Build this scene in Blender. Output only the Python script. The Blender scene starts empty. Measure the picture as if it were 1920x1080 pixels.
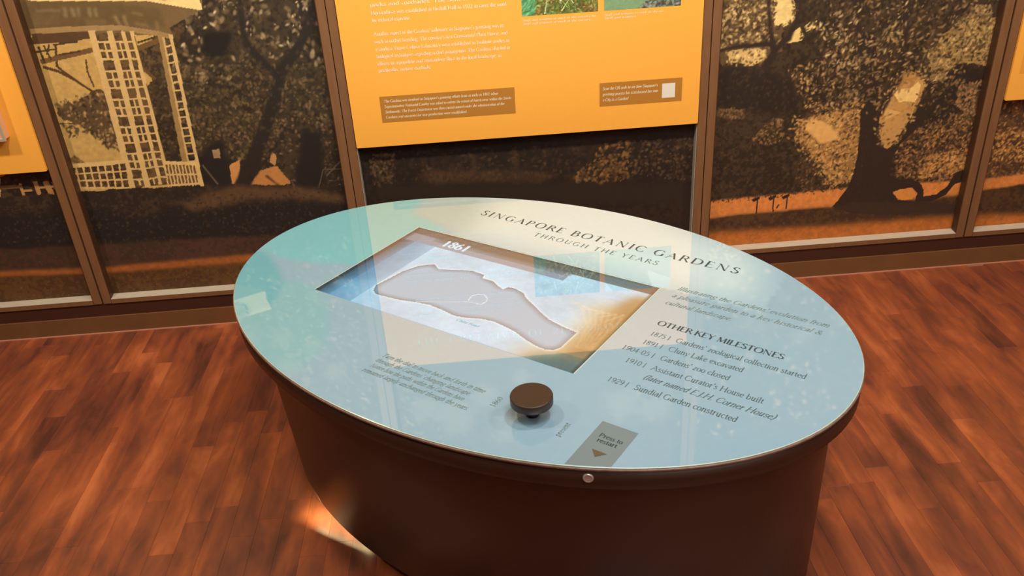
import bpy, bmesh, math, random
import numpy as np
from mathutils import Vector, Matrix

C = bpy.context.scene.collection
S = bpy.context.scene
random.seed(7)
RNG = np.random.default_rng(11)

# ------------------------------------------------------------------ camera
cam_d = bpy.data.cameras.new('camera')
cam_d.sensor_width = 36.0
cam_d.lens = 30.0
cam_d.clip_start = 0.02
cam = bpy.data.objects.new('camera', cam_d)
C.objects.link(cam)
_r = Vector((0.99651, -0.06296, -0.05473)).normalized()
_f = Vector((0.02865, 0.87445, -0.48428)).normalized()
_u = _r.cross(_f).normalized()
_r = _f.cross(_u).normalized()
cam.matrix_world = Matrix(((_r.x, _u.x, -_f.x, 0.0), (_r.y, _u.y, -_f.y, -2.7903), (_r.z, _u.z, -_f.z, 1.6), (0, 0, 0, 1)))
S.camera = cam

# ------------------------------------------------------------------ world, lights, exposure
w = bpy.data.worlds.new('world')
S.world = w
w.use_nodes = True
w.node_tree.nodes['Background'].inputs[0].default_value = (0.9, 0.85, 0.8, 1)
w.node_tree.nodes['Background'].inputs[1].default_value = 0.02

def area(name, loc, target, size, power, col, size_y=None):
    l = bpy.data.lights.new(name, 'AREA')
    l.energy = power
    l.color = col
    l.shape = 'RECTANGLE' if size_y else 'DISK'
    l.size = size
    if size_y: l.size_y = size_y
    o = bpy.data.objects.new(name, l)
    C.objects.link(o)
    o.location = loc
    o.rotation_euler = (Vector(target) - Vector(loc)).to_track_quat('-Z', 'Y').to_euler()
    return o

WARM = (1.0, 0.83, 0.6)
for k, lx in enumerate((-2.1, -0.75, 0.6, 1.95)):
    area('ceiling_spot', (lx, -1.25, 2.62), (lx * 0.95, 0.0, 1.15), 0.16, 26, WARM)
area('ceiling_panel_light', (0.35, -2.1, 2.64), (0.3, -1.5, 0.6), 0.9, 20, (0.93, 0.97, 1.0), 0.5)
area('added_fill_light', (1.3, -3.4, 2.64), (1.2, -3.0, 0), 2.6, 46, (1.0, 0.84, 0.70), 2.0)  # unseen fill lamp, added to brighten the right floor and the drum

S.view_settings.view_transform = 'Standard'
S.view_settings.look = 'None'
S.view_settings.exposure = 0.0
S.view_settings.gamma = 1.0
S.view_settings.use_curve_mapping = False

# ------------------------------------------------------------------ helpers
def s2l(c):
    c = np.asarray(c, float) / 255.0
    return np.where(c <= 0.04045, c / 12.92, ((c + 0.055) / 1.055) ** 2.4)

def link(o, parent=None):
    C.objects.link(o)
    if parent is not None: o.parent = parent
    return o

def empty(name, loc=(0, 0, 0), rz=0.0):
    o = bpy.data.objects.new(name, None)
    o.empty_display_size = 0.1
    o.location = loc
    o.rotation_euler = (0, 0, rz)
    return link(o)

def tag(o, label, cat, group=None):
    o['label'] = label
    o['category'] = cat
    if group: o['group'] = group
    return o

def mesh_np(name, verts, faces, mat=None, parent=None, smooth=False):
    """faces: (n,4) or (n,3) int array or list of lists"""
    me = bpy.data.meshes.new(name)
    verts = np.asarray(verts, np.float32)
    if isinstance(faces, np.ndarray):
        n, k = faces.shape
        me.vertices.add(len(verts)); me.vertices.foreach_set('co', verts.ravel())
        me.loops.add(n * k); me.loops.foreach_set('vertex_index', faces.astype(np.int32).ravel())
        me.polygons.add(n); me.polygons.foreach_set('loop_start', np.arange(0, n * k, k, dtype=np.int32))
        me.update(calc_edges=True)
    else:
        me.from_pydata([tuple(v) for v in verts], [], faces)
    if smooth: me.polygons.foreach_set('use_smooth', [True] * len(me.polygons))
    if mat: me.materials.append(mat)
    me.update()
    return link(bpy.data.objects.new(name, me), parent)

def bm_obj(name, bm, mat, parent=None, smooth=False):
    bmesh.ops.recalc_face_normals(bm, faces=bm.faces)
    me = bpy.data.meshes.new(name)
    bm.to_mesh(me); bm.free()
    if smooth:
        for f in me.polygons: f.use_smooth = True
    me.materials.append(mat)
    return link(bpy.data.objects.new(name, me), parent)

def add_box(bm, x0, x1, y0, y1, z0, z1, bev=0.0):
    r = bmesh.ops.create_cube(bm, size=1.0)
    vs = r['verts']
    for v in vs:
        v.co = Vector((x0 + (v.co.x + .5) * (x1 - x0), y0 + (v.co.y + .5) * (y1 - y0), z0 + (v.co.z + .5) * (z1 - z0)))
    if bev > 0:
        es = list({e for v in vs for e in v.link_edges})
        bmesh.ops.bevel(bm, geom=es, offset=bev, segments=2, affect='EDGES', profile=0.6)

def box(name, x0, x1, y0, y1, z0, z1, mat, parent=None, bev=0.0):
    bm = bmesh.new()
    add_box(bm, x0, x1, y0, y1, z0, z1, bev)
    return bm_obj(name, bm, mat, parent)

def prism_xz(bm, pts, y0, y1):
    """polygon in (x,z), extruded along y"""
    a = [bm.verts.new((x, y0, z)) for x, z in pts]
    b = [bm.verts.new((x, y1, z)) for x, z in pts]
    n = len(pts)
    bm.faces.new(a); bm.faces.new(b[::-1])
    for i in range(n): bm.faces.new((a[i], a[(i + 1) % n], b[(i + 1) % n], b[i]))

# ------------------------------------------------------------------ materials
def mat_new(name):
    m = bpy.data.materials.new(name)
    m.use_nodes = True
    return m, m.node_tree.nodes, m.node_tree.links, m.node_tree.nodes['Principled BSDF']

def plain(name, rgb, rough=0.5, metal=0.0, noise=0.0, scale=40.0, ior=1.45, bump=0.0, stretch=None):
    m, n, l, b = mat_new(name)
    c = tuple(float(v) for v in s2l(rgb)) + (1,)
    b.inputs['Base Color'].default_value = c
    b.inputs['Roughness'].default_value = rough
    b.inputs['Metallic'].default_value = metal
    b.inputs['IOR'].default_value = ior
    if noise > 0 or bump > 0:
        tc = n.new('ShaderNodeTexCoord')
        mp = n.new('ShaderNodeMapping')
        if stretch: mp.inputs['Scale'].default_value = stretch
        nz = n.new('ShaderNodeTexNoise')
        nz.inputs['Scale'].default_value = scale
        nz.inputs['Detail'].default_value = 6
        l.new(tc.outputs['Object'], mp.inputs['Vector']); l.new(mp.outputs[0], nz.inputs['Vector'])
        if noise > 0:
            mr = n.new('ShaderNodeMapRange')
            mr.inputs['From Min'].default_value = 0.3; mr.inputs['From Max'].default_value = 0.7
            mr.inputs['To Min'].default_value = 1 - noise; mr.inputs['To Max'].default_value = 1 + noise
            mx = n.new('ShaderNodeMix'); mx.data_type = 'RGBA'; mx.blend_type = 'MULTIPLY'
            mx.inputs['Factor'].default_value = 1.0
            mx.inputs[6].default_value = c
            l.new(nz.outputs[0], mr.inputs[0]); l.new(mr.outputs[0], mx.inputs[7])
            l.new(mx.outputs[2], b.inputs['Base Color'])
        if bump > 0:
            bp = n.new('ShaderNodeBump'); bp.inputs['Strength'].default_value = bump; bp.inputs['Distance'].default_value = 0.001
            l.new(nz.outputs[0], bp.inputs['Height']); l.new(bp.outputs[0], b.inputs['Normal'])
    return m

def print_mat(name, rough=0.5, ior=1.45, emit=0.0, grain=0.06, gscale=700.0):
    """flat print or screen: colours stored per vertex, fine grain on top"""
    m, n, l, b = mat_new(name)
    at = n.new('ShaderNodeAttribute'); at.attribute_name = 'ink'
    tc = n.new('ShaderNodeTexCoord')
    nz = n.new('ShaderNodeTexNoise'); nz.inputs['Scale'].default_value = gscale; nz.inputs['Detail'].default_value = 2
    mr = n.new('ShaderNodeMapRange')
    mr.inputs['From Min'].default_value = 0.3; mr.inputs['From Max'].default_value = 0.7
    mr.inputs['To Min'].default_value = 1 - grain; mr.inputs['To Max'].default_value = 1 + grain
    mx = n.new('ShaderNodeMix'); mx.data_type = 'RGBA'; mx.blend_type = 'MULTIPLY'; mx.inputs['Factor'].default_value = 1.0
    l.new(tc.outputs['Object'], nz.inputs['Vector']); l.new(nz.outputs[0], mr.inputs[0])
    l.new(at.outputs['Color'], mx.inputs[6]); l.new(mr.outputs[0], mx.inputs[7])
    b.inputs['Roughness'].default_value = rough
    b.inputs['IOR'].default_value = ior
    if emit > 0:
        b.inputs['Base Color'].default_value = (0.01, 0.01, 0.012, 1)
        l.new(mx.outputs[2], b.inputs['Emission Color'])
        b.inputs['Emission Strength'].default_value = emit
    else:
        l.new(mx.outputs[2], b.inputs['Base Color'])
    return m

M = {}
M['frame'] = plain('brown_laminate', (124, 88, 60), 0.45, noise=0.10, scale=9, stretch=(6, 6, 1))
M['frame_side'] = plain('dark_frame_return', (70, 46, 30), 0.5)
M['ledge'] = plain('brushed_aluminium', (196, 186, 172), 0.38, metal=0.15, noise=0.04, scale=30)
M['bead'] = plain('silver_bead', (200, 195, 185), 0.35, metal=0.4)
M['recess'] = plain('dark_recess', (66, 34, 20), 0.6)
M['base'] = plain('baseboard_brown', (112, 76, 46), 0.5, noise=0.08, scale=12)
M['wall'] = plain('room_wall', (120, 98, 78), 0.8, noise=0.05, scale=5)
M['ceiling'] = plain('dark_ceiling', (60, 52, 46), 0.9)
M['orange'] = plain('orange_board', (246, 176, 72), 0.55, noise=0.012, scale=60)
M['orange_edge'] = plain('board_edge', (196, 128, 58), 0.6)
M['box_ink'] = plain('ochre_ink', (176, 120, 44), 0.6)
M['box_ink_pale'] = plain('pale_ochre_ink', (228, 160, 66), 0.6)
M['cream_ink'] = plain('cream_ink', (255, 236, 206), 0.6)
M['white_tile'] = plain('white_ink', (225, 222, 214), 0.6)
M['kiosk'] = plain('dark_brown_laminate', (66, 37, 27), 0.4, noise=0.10, scale=350, ior=1.5)
M['band'] = plain('band_brown', (58, 33, 24), 0.4, noise=0.08, scale=300, ior=1.5)
M['trim'] = plain('bronze_trim', (132, 104, 92), 0.4, metal=0.2, noise=0.25, scale=60)
M['glass_edge'] = plain('pale_glass_edge', (176, 196, 190), 0.25)
M['knob'] = plain('dark_bronze', (58, 42, 32), 0.42, noise=0.06, scale=80)
M['stem'] = plain('black_stem', (26, 24, 24), 0.4)
M['steel'] = plain('steel_button', (205, 196, 190), 0.35, metal=0.5)
M['grey_label'] = plain('grey_label', (112, 128, 136), 0.04, ior=2.2)
M['tri'] = plain('brown_arrow', (96, 84, 66), 0.1)
M['ink'] = plain('dark_ink', (58, 74, 78), 0.25)
M['ink_mid'] = plain('mid_ink', (84, 102, 106), 0.25)
M['ink_soft'] = plain('grey_green_ink', (112, 134, 136), 0.25)
M['case'] = plain('case_peach', (226, 176, 140), 0.35)
M['mural'] = print_mat('sepia_print', 0.55, 1.45, 0, 0.10, 420)
M['photo'] = print_mat('photo_print', 0.4, 1.45, 0, 0.08, 500)
M['screen'] = print_mat('lit_screen', 0.02, 2.5, 1.0, 0.015, 300)
M['tabletop'] = print_mat('tabletop_painted_light', 0.02, 2.4, 0, 0.012, 60)
m, n, l, b = mat_new('screen_white'); M['screen_white'] = m
b.inputs['Base Color'].default_value = (.02, .02, .02, 1); b.inputs['Emission Color'].default_value = (.75, .88, .95, 1); b.inputs['Emission Strength'].default_value = 0.9
m, n, l, b = mat_new('screen_grey_text'); M['screen_grey'] = m
b.inputs['Base Color'].default_value = (.02, .02, .02, 1); b.inputs['Emission Color'].default_value = (.22, .36, .42, 1); b.inputs['Emission Strength'].default_value = 1.0
for k in ('screen_white', 'screen_grey'):
    M[k].node_tree.nodes['Principled BSDF'].inputs['Roughness'].default_value = 0.3

def wood_mat(name, island):
    m, n, l, b = mat_new(name)
    geo = n.new('ShaderNodeNewGeometry')
    if island: rnd = geo.outputs['Random Per Island']
    else: rnd = n.new('ShaderNodeObjectInfo').outputs['Random']
    sep = n.new('ShaderNodeSeparateXYZ'); l.new(geo.outputs['Position'], sep.inputs[0])
    off = n.new('ShaderNodeMath'); off.operation = 'MULTIPLY'; off.inputs[1].default_value = 17.0
    l.new(rnd, off.inputs[0])
    cx = n.new('ShaderNodeMath'); cx.operation = 'MULTIPLY'; cx.inputs[1].default_value = 22.0; l.new(sep.outputs[0], cx.inputs[0])
    cy = n.new('ShaderNodeMath'); cy.operation = 'MULTIPLY'; cy.inputs[1].default_value = 2.6; l.new(sep.outputs[1], cy.inputs[0])
    cmb = n.new('ShaderNodeCombineXYZ'); l.new(cx.outputs[0], cmb.inputs[0]); l.new(cy.outputs[0], cmb.inputs[1]); l.new(off.outputs[0], cmb.inputs[2])
    g = n.new('ShaderNodeTexNoise'); g.inputs['Scale'].default_value = 1.0; g.inputs['Detail'].default_value = 5; g.inputs['Distortion'].default_value = 0.7
    l.new(cmb.outputs[0], g.inputs['Vector'])
    # blotches that run over the planks
    cm2 = n.new('ShaderNodeVectorMath'); cm2.operation = 'MULTIPLY'; cm2.inputs[1].default_value = (9.5, 3.0, 1)
    l.new(geo.outputs['Position'], cm2.inputs[0])
    bl = n.new('ShaderNodeTexNoise'); bl.inputs['Scale'].default_value = 1.0; bl.inputs['Detail'].default_value = 4; bl.inputs['Roughness'].default_value = 0.6; bl.inputs['Distortion'].default_value = 0.45
    l.new(cm2.outputs[0], bl.inputs['Vector'])
    mixv = n.new('ShaderNodeMath'); mixv.operation = 'MULTIPLY_ADD'; mixv.inputs[1].default_value = 0.36
    l.new(g.outputs[0], mixv.inputs[0])
    m2 = n.new('ShaderNodeMath'); m2.operation = 'MULTIPLY'; m2.inputs[1].default_value = 0.74; l.new(bl.outputs[0], m2.inputs[0])
    l.new(m2.outputs[0], mixv.inputs[2])
    m3 = n.new('ShaderNodeMath'); m3.operation = 'MULTIPLY_ADD'; m3.inputs[1].default_value = 0.13; l.new(rnd, m3.inputs[0]); l.new(mixv.outputs[0], m3.inputs[2])
    cr = n.new('ShaderNodeValToRGB')
    el = cr.color_ramp.elements
    el[0].position = 0.42; el[0].color = tuple(s2l((84, 47, 38))) + (1,)
    el[1].position = 0.86; el[1].color = tuple(s2l((190, 108, 66))) + (1,)
    e = el.new(0.56); e.color = tuple(s2l((120, 64, 46))) + (1,)
    e = el.new(0.68); e.color = tuple(s2l((148, 78, 48))) + (1,)
    l.new(m3.outputs[0], cr.inputs[0]); l.new(cr.outputs[0], b.inputs['Base Color'])
    b.inputs['Roughness'].default_value = 0.34
    bp = n.new('ShaderNodeBump'); bp.inputs['Strength'].default_value = 0.12; bp.inputs['Distance'].default_value = 0.002
    l.new(g.outputs[0], bp.inputs['Height']); l.new(bp.outputs[0], b.inputs['Normal'])
    return m
M['wood'] = wood_mat('floor_wood', False)
M['wood_far'] = wood_mat('floor_wood_far', True)
M['subfloor'] = plain('floor_joint', (96, 50, 34), 0.8)

# ------------------------------------------------------------------ room shell
def struct(o): o['kind'] = 'structure'; return o
WX0, WX1, WY0, WH = -3.3, 3.6, -5.2, 2.8
RECESS = 0.035
floor = struct(box('floor', WX0, WX1, WY0, 0.1, -0.05, -0.006, M['subfloor']))
struct(box('ceiling', WX0, WX1, WY0, 0.3, WH, WH + 0.05, M['ceiling']))
struct(box('wall_back', WX0, WX1, RECESS + 0.012, 0.3, -0.006, WH, M['recess']))
struct(box('wall_left', WX0 - 0.1, WX0, WY0, 0.3, -0.05, WH, M['wall']))
struct(box('wall_right', WX1, WX1 + 0.1, WY0, 0.3, -0.05, WH, M['wall']))
struct(box('wall_front', WX0 - 0.1, WX1 + 0.1, WY0 - 0.1, WY0, -0.05, WH, M['wall']))
bb = struct(box('baseboard_back', WX0, WX1, 0.0, RECESS + 0.012, -0.006, 0.069, M['base'], bev=0.0015))
struct(box('trim_1', WX0, WX1, 0.005, RECESS + 0.012, 0.069, 0.121, M['recess']))
# pale line of sealant where the boards meet the wall
struct(box('trim_2', WX0, WX1, -0.005, 0.0, -0.006, 0.003, plain('pale_sealant', (190, 130, 110), 0.5)))

# planks: staves run towards the wall
PW, PL = 0.0655, 0.43
def plank_mesh(wd, ln):
    bm = bmesh.new()
    add_box(bm, -wd / 2 + .0001, wd / 2 - .0001, -ln / 2 + .0001, ln / 2 - .0001, -0.006, 0.0)
    top = [e for e in bm.edges if all(v.co.z > -0.001 for v in e.verts)]
    bmesh.ops.bevel(bm, geom=top, offset=0.0004, segments=1, affect='EDGES')
    bmesh.ops.recalc_face_normals(bm, faces=bm.faces)
    me = bpy.data.meshes.new('plank'); bm.to_mesh(me); bm.free()
    me.materials.append(M['wood'])
    return me
pm = plank_mesh(PW, PL)
staves = []
KX, KY = 0.0645, -1.044
nx0, nx1 = int(-3.28 / PW), int(3.55 / PW)
for i in range(nx0, nx1):
    xc = (i + 0.5) * PW
    off = random.random() * PL
    for j in range(-1, 12):
        y1 = -0.005 - (j * PL + off)
        y0 = y1 - PL
        y1c, y0c = min(y1, -0.005), max(y0, WY0)
        if y1c - y0c < 0.02: continue
        staves.append((xc, y0c, y1c))
def in_view(x, y):
    v = Vector((x, y, 0)) - Vector((0, -2.7903, 1.6))
    z = v.dot(_f)
    if z < 0.2: return None
    px = 960 + 1600 * v.dot(_r) / z; py = 540 - 1600 * v.dot(_u) / z
    return (px, py, z)
def score(s):
    x, y0, y1 = s
    best = 0
    for t in (0.1, 0.5, 0.9):
        q = in_view(x, y0 + (y1 - y0) * t)
        if not q or not (-15 < q[0] < 1935 and 0 < q[1] < 1095): continue
        if 600 < q[0] < 1500 and q[1] > 330: continue      # behind the table
        best = max(best, (y1 - y0) / q[2] ** 2)
    return best
ranked = sorted(staves, key=score, reverse=True)
near = [s for s in ranked[:296] if score(s) > 0]
nearset = set(near)
for s in near:
    o = bpy.data.objects.new('plank', pm)
    link(o, floor)
    o.location = (s[0], (s[1] + s[2]) / 2, 0)
    o.scale = (1, (s[2] - s[1]) / PL, 1)
vs, fs = [], []
for s in staves:
    if s in nearset: continue
    x0, x1, y0, y1 = s[0] - PW / 2 + .0001, s[0] + PW / 2 - .0001, s[1] + .0001, s[2] - .0001
    b0 = len(vs); g = 0.0004
    vs += [(x0, y0, -.006), (x1, y0, -.006), (x1, y1, -.006), (x0, y1, -.006), (x0, y0, -g), (x1, y0, -g), (x1, y1, -g), (x0, y1, -g),
           (x0 + g, y0 + g, 0), (x1 - g, y0 + g, 0), (x1 - g, y1 - g, 0), (x0 + g, y1 - g, 0)]
    for k in range(4):
        a, c = k, (k + 1) % 4
        fs += [(b0 + a, b0 + c, b0 + 4 + c, b0 + 4 + a), (b0 + 4 + a, b0 + 4 + c, b0 + 8 + c, b0 + 8 + a)]
    fs.append((b0 + 8, b0 + 9, b0 + 10, b0 + 11))
far = mesh_np('outer_planks', vs, fs, M['wood_far'], floor)
far['kind'] = 'stuff'

# ------------------------------------------------------------------ painting tools (flat prints)
def vnoise(h, w_, cell, seed, octs=3, gain=0.5):
    rg = np.random.default_rng(seed)
    out = np.zeros((h, w_)); amp = 1.0; tot = 0
    for _ in range(octs):
        gh, gw = int(h / cell) + 3, int(w_ / cell) + 3
        G = rg.random((gh, gw))
        y = np.arange(h) / cell; x = np.arange(w_) / cell
        yi = y.astype(int); xi = x.astype(int)
        fy = (y - yi)[:, None]; fx = (x - xi)[None]
        fy = fy * fy * (3 - 2 * fy); fx = fx * fx * (3 - 2 * fx)
        a = G[np.ix_(yi, xi)]; b_ = G[np.ix_(yi, xi + 1)]; c = G[np.ix_(yi + 1, xi)]; d = G[np.ix_(yi + 1, xi + 1)]
        out += amp * (a * (1 - fy) * (1 - fx) + b_ * (1 - fy) * fx + c * fy * (1 - fx) + d * fy * fx)
        tot += amp; amp *= gain; cell = max(cell / 2, 1.01)
    return out / tot

def blur(A, r):
    r = int(r)
    if r < 1: return A
    for _ in range(2):
        for ax in (0, 1):
            P = np.concatenate([np.repeat(np.take(A, [0], ax), r + 1, ax), A, np.repeat(np.take(A, [-1], ax), r, ax)], ax)
            cs = np.cumsum(P, ax)
            n_ = A.shape[ax]; k = 2 * r + 1
            A = (np.take(cs, np.arange(k, k + n_), ax) - np.take(cs, np.arange(0, n_), ax)) / k
    return A

class Canvas:
    def __init__(self, x0, x1, z0, z1, cell, bg=(60, 45, 30), seed=1):
        self.cell = cell; self.x0 = x0; self.z0 = z0
        self.w = int(round((x1 - x0) / cell)) + 1; self.h = int(round((z1 - z0) / cell)) + 1
        self.C = np.ones((self.h, self.w, 3)) * np.array(bg, float)
        self.nA = vnoise(self.h, self.w, 16, seed, 4, 0.65) - 0.5
        self.nB = vnoise(self.h, self.w, 16, seed + 5, 4, 0.65) - 0.5
        self.nF = vnoise(self.h, self.w, 5, seed + 9, 2, 0.7)
        self.nL = vnoise(self.h, self.w, 60, seed + 13, 3, 0.5)
    def pip(self, poly, amp=0.0):
        P = np.array(poly, float)
        pad = amp * 1.2 + 2 * self.cell
        i0 = max(0, int((P[:, 0].min() - pad - self.x0) / self.cell)); i1 = min(self.w, int((P[:, 0].max() + pad - self.x0) / self.cell) + 2)
        j0 = max(0, int((P[:, 1].min() - pad - self.z0) / self.cell)); j1 = min(self.h, int((P[:, 1].max() + pad - self.z0) / self.cell) + 2)
        if i1 <= i0 or j1 <= j0: return None
        X, Z = np.meshgrid(self.x0 + np.arange(i0, i1) * self.cell, self.z0 + np.arange(j0, j1) * self.cell)
        if amp:
            X = X + self.nA[j0:j1, i0:i1] * 2 * amp; Z = Z + self.nB[j0:j1, i0:i1] * 2 * amp
        ins = np.zeros(X.shape, bool)
        q = np.roll(P, -1, 0)
        for (xa, za), (xb, zb) in zip(P, q):
            if za == zb: continue
            c = ((za > Z) != (zb > Z)) & (X < (xb - xa) * (Z - za) / (zb - za) + xa)
            ins ^= c
        return (slice(j0, j1), slice(i0, i1)), ins.astype(float)
    def fill(self, poly, col, amp=0.0, soft=0, alpha=1.0, var=0.0, tex=None, thr=0.5):
        r = self.pip(poly, amp)
        if r is None: return
        sl, m_ = r
        if soft: m_ = blur(m_, soft)
        m_ = (m_ * alpha)[..., None]
        c = np.array(col, float) * np.ones((m_.shape[0], m_.shape[1], 1))
        if tex is not None:
            k = np.clip((self.nF[sl] * 0.6 + self.nL[sl] * 0.4 - thr) * 7 + 0.5, 0, 1)[..., None]
            c = c * (1 - k) + np.array(tex, float) * k
        if var: c = c * (1 + var * (self.nF[sl][..., None] - 0.5) * 2)
        self.C[sl] = self.C[sl] * (1 - m_) + c * m_
    def line(self, pts, w0, col, w1=None, amp=0.0, soft=0, alpha=1.0):
        w1 = w0 if w1 is None else w1
        P = np.array(pts, float); n_ = len(P)
        for k in range(n_ - 1):
            a, b_ = P[k], P[k + 1]; d = b_ - a; L = np.hypot(*d)
            if L < 1e-6: continue
            nn = np.array([-d[1], d[0]]) / L; e = d / L
            wa = w0 + (w1 - w0) * k / (n_ - 1); wb = w0 + (w1 - w0) * (k + 1) / (n_ - 1)
            a2 = a - e * wa * .2; b2 = b_ + e * wb * .2
            self.fill([a2 + nn * wa / 2, b2 + nn * wb / 2, b2 - nn * wb / 2, a2 - nn * wa / 2], col, amp, soft, alpha)
    def dabs(self, poly, n_, size, cols, aspect=0.5, ang=0.6, spread=0.9, alpha=0.85):
        P = np.array(poly, float)
        x0, z0 = P.min(0); x1, z1 = P.max(0)
        area_ = (x1 - x0) * (z1 - z0)
        pts = np.c_[RNG.uniform(x0, x1, n_), RNG.uniform(z0, z1, n_)]
        ins = np.zeros(n_, bool)
        for (xa, za), (xb, zb) in zip(P, np.roll(P, -1, 0)):
            if za == zb: continue
            ins ^= ((za > pts[:, 1]) != (zb > pts[:, 1])) & (pts[:, 0] < (xb - xa) * (pts[:, 1] - za) / (zb - za) + xa)
        pts = pts[ins]
        cols = np.array(cols, float)
        for (x, z) in pts:
            s = size * RNG.uniform(0.5, 1.5) / self.cell
            a = ang + RNG.normal() * spread
            ci = (x - self.x0) / self.cell; cj = (z - self.z0) / self.cell
            r = int(s) + 1
            i0, i1 = max(0, int(ci) - r), min(self.w, int(ci) + r + 2)
            j0, j1 = max(0, int(cj) - r), min(self.h, int(cj) + r + 2)
            if i1 <= i0 or j1 <= j0: continue
            X = np.arange(i0, i1)[None] - ci; Y = np.arange(j0, j1)[:, None] - cj
            u = X * math.cos(a) + Y * math.sin(a); v = -X * math.sin(a) + Y * math.cos(a)
            m_ = np.clip(1.6 - 1.6 * np.hypot(u / s, v / (s * aspect)), 0, 1)[..., None] * alpha
            c = cols[RNG.integers(len(cols))] * RNG.uniform(0.85, 1.12)
            self.C[j0:j1, i0:i1] = self.C[j0:j1, i0:i1] * (1 - m_) + c * m_
    def grid(self, name, x0, x1, z0, z1, mat, parent, put, gain, step=1):
        i0 = int(round((x0 - self.x0) / self.cell)); i1 = int(round((x1 - self.x0) / self.cell))
        j0 = int(round((z0 - self.z0) / self.cell)); j1 = int(round((z1 - self.z0) / self.cell))
        ii = np.arange(i0, i1 + 1, step); jj = np.arange(j0, j1 + 1, step)
        # outer vertices land exactly on the asked edges
        xs = self.x0 + ii * self.cell; zs = self.z0 + jj * self.cell
        xs[0], xs[-1], zs[0], zs[-1] = x0, x1, z0, z1
        X, Z = np.meshgrid(xs, zs)
        V = put(X.ravel(), Z.ravel())
        W = len(ii); H = len(jj)
        a = (np.arange(H - 1)[:, None] * W + np.arange(W - 1)[None]).ravel()
        F = np.c_[a, a + 1, a + 1 + W, a + W]
        o = mesh_np(name, V, F, mat, parent)
        col = s2l(np.clip(self.C[np.ix_(jj, ii)], 0, 255)) * np.array(gain)
        at = o.data.attributes.new('ink', 'FLOAT_COLOR', 'POINT')
        at.data.foreach_set('color', np.concatenate([col.reshape(-1, 3), np.ones((W * H, 1))], 1).astype(np.float32).ravel())
        return o

# ------------------------------------------------------------------ the sepia mural artwork (metres on the wall: x, z)
K = Canvas(-2.42, 2.86, 0.13, 2.33, 0.0025, (58, 44, 30), 3)
DK = (40, 31, 24); DK2 = (33, 26, 22); BR = (112, 84, 52); SKY = (186, 150, 86); LF = (150, 118, 74); CREAM = (206, 174, 116)
full = [(-2.5, .1), (2.9, .1), (2.9, 2.4), (-2.5, 2.4)]
K.fill(full, (52, 40, 28), tex=(84, 64, 42), thr=0.55)
# --- left scene: garden pavilion beside dark trees
K.fill([(-1.7514, 2.3307), (-0.7103, 2.2889), (-1.0078, 1.1601), (-0.9706, 1.0598), (-0.9579, 0.9054), (-1.0056, 0.7096), (-1.048, 0.5354), (-2.6368, 0.5702)], SKY, var=0.03)
K.fill([(-1.6192, 0.6243), (-1.4097, 0.6653), (-1.4812, 0.4336), (-1.6785, 0.4501)], (70, 52, 36), amp=0.01, tex=(40, 30, 22))
# leafy mass to the right of the pavilion
K.fill([(-0.6375, 2.286), (-0.1346, 2.2658), (-0.3746, 0.465), (-1.0734, 0.5215), (-0.9972, 0.633), (-0.9929, 0.8191), (-0.948, 0.974), (-0.8963, 1.0547)], (62, 50, 34), amp=0.02, tex=(42, 34, 24), thr=0.5)
K.fill([(-0.9953, 1.0615), (-0.9152, 1.0808), (-1.0108, 0.5759), (-1.0912, 0.5823)], (60, 46, 30), amp=0.03, tex=(84, 66, 42))
K.dabs([(-0.6866, 2.0759), (-0.2465, 2.0562), (-0.4177, 0.8666), (-0.6547, 0.9534), (-0.8467, 0.8621), (-0.963, 0.9406), (-0.8886, 1.0873)], 3600, 0.012, [(124, 102, 70), (92, 74, 48), (152, 130, 94), (66, 52, 36), (46, 37, 28), (40, 32, 26)], 0.6, 0.9)
K.dabs([(-0.6594, 2.0747), (-0.302, 2.0587), (-0.4706, 1.0256), (-0.6144, 0.9848), (-0.772, 1.0462), (-0.8998, 1.0047), (-0.9332, 1.007)], 500, 0.010, [(182, 160, 120), (160, 136, 98), (206, 184, 140)], 0.5, 0.9)
K.dabs([(-0.9622, 0.9578), (-0.4185, 0.9193), (-0.4358, 0.6849), (-0.5898, 0.734), (-0.7207, 0.6114), (-1.0379, 0.6362)], 2200, 0.0085, [(92, 74, 46), (70, 56, 38), (112, 90, 58), (48, 38, 28)], 0.6, 0.9)
K.dabs([(-0.9879, 0.7823), (-0.4099, 0.7391), (-0.4274, 0.4894), (-1.0201, 0.5371)], 900, 0.007, [(84, 64, 44), (60, 46, 34), (120, 92, 66)], 0.6, 0.9)
K.fill([(-0.8403, 1.0426), (-0.7477, 1.0412), (-0.7662, 0.9783), (-0.8279, 0.9621), (-0.855, 0.9931)], (30, 26, 22), amp=0.012, soft=2)
K.fill([(-0.5963, 0.6971), (-0.5221, 0.7103), (-0.5381, 0.4983), (-0.639, 0.5065)], (34, 28, 24), amp=0.02, soft=3)
K.fill([(-0.9918, 0.6326), (-0.8456, 0.7068), (-0.8485, 0.5233), (-1.012, 0.5325)], (36, 30, 26), amp=0.02, soft=3)
K.fill([(-0.8501, 0.6021), (-0.8103, 0.6184), (-0.8295, 0.5258), (-0.8549, 0.5278)], (190, 132, 74), amp=0.004)
K.fill([(-0.7542, 0.5711), (-0.6891, 0.5856), (-0.6555, 0.5178), (-0.8001, 0.5254)], (176, 118, 62), amp=0.01)
K.fill([(-0.6999, 0.6444), (-0.6855, 0.6241), (-0.6963, 0.5861), (-0.7118, 0.601)], (176, 128, 80), amp=0.006)
K.fill([(-0.8946, 0.6633), (-0.869, 0.6651), (-0.8729, 0.631), (-0.8978, 0.6329)], (150, 120, 84), amp=0.006)
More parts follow.
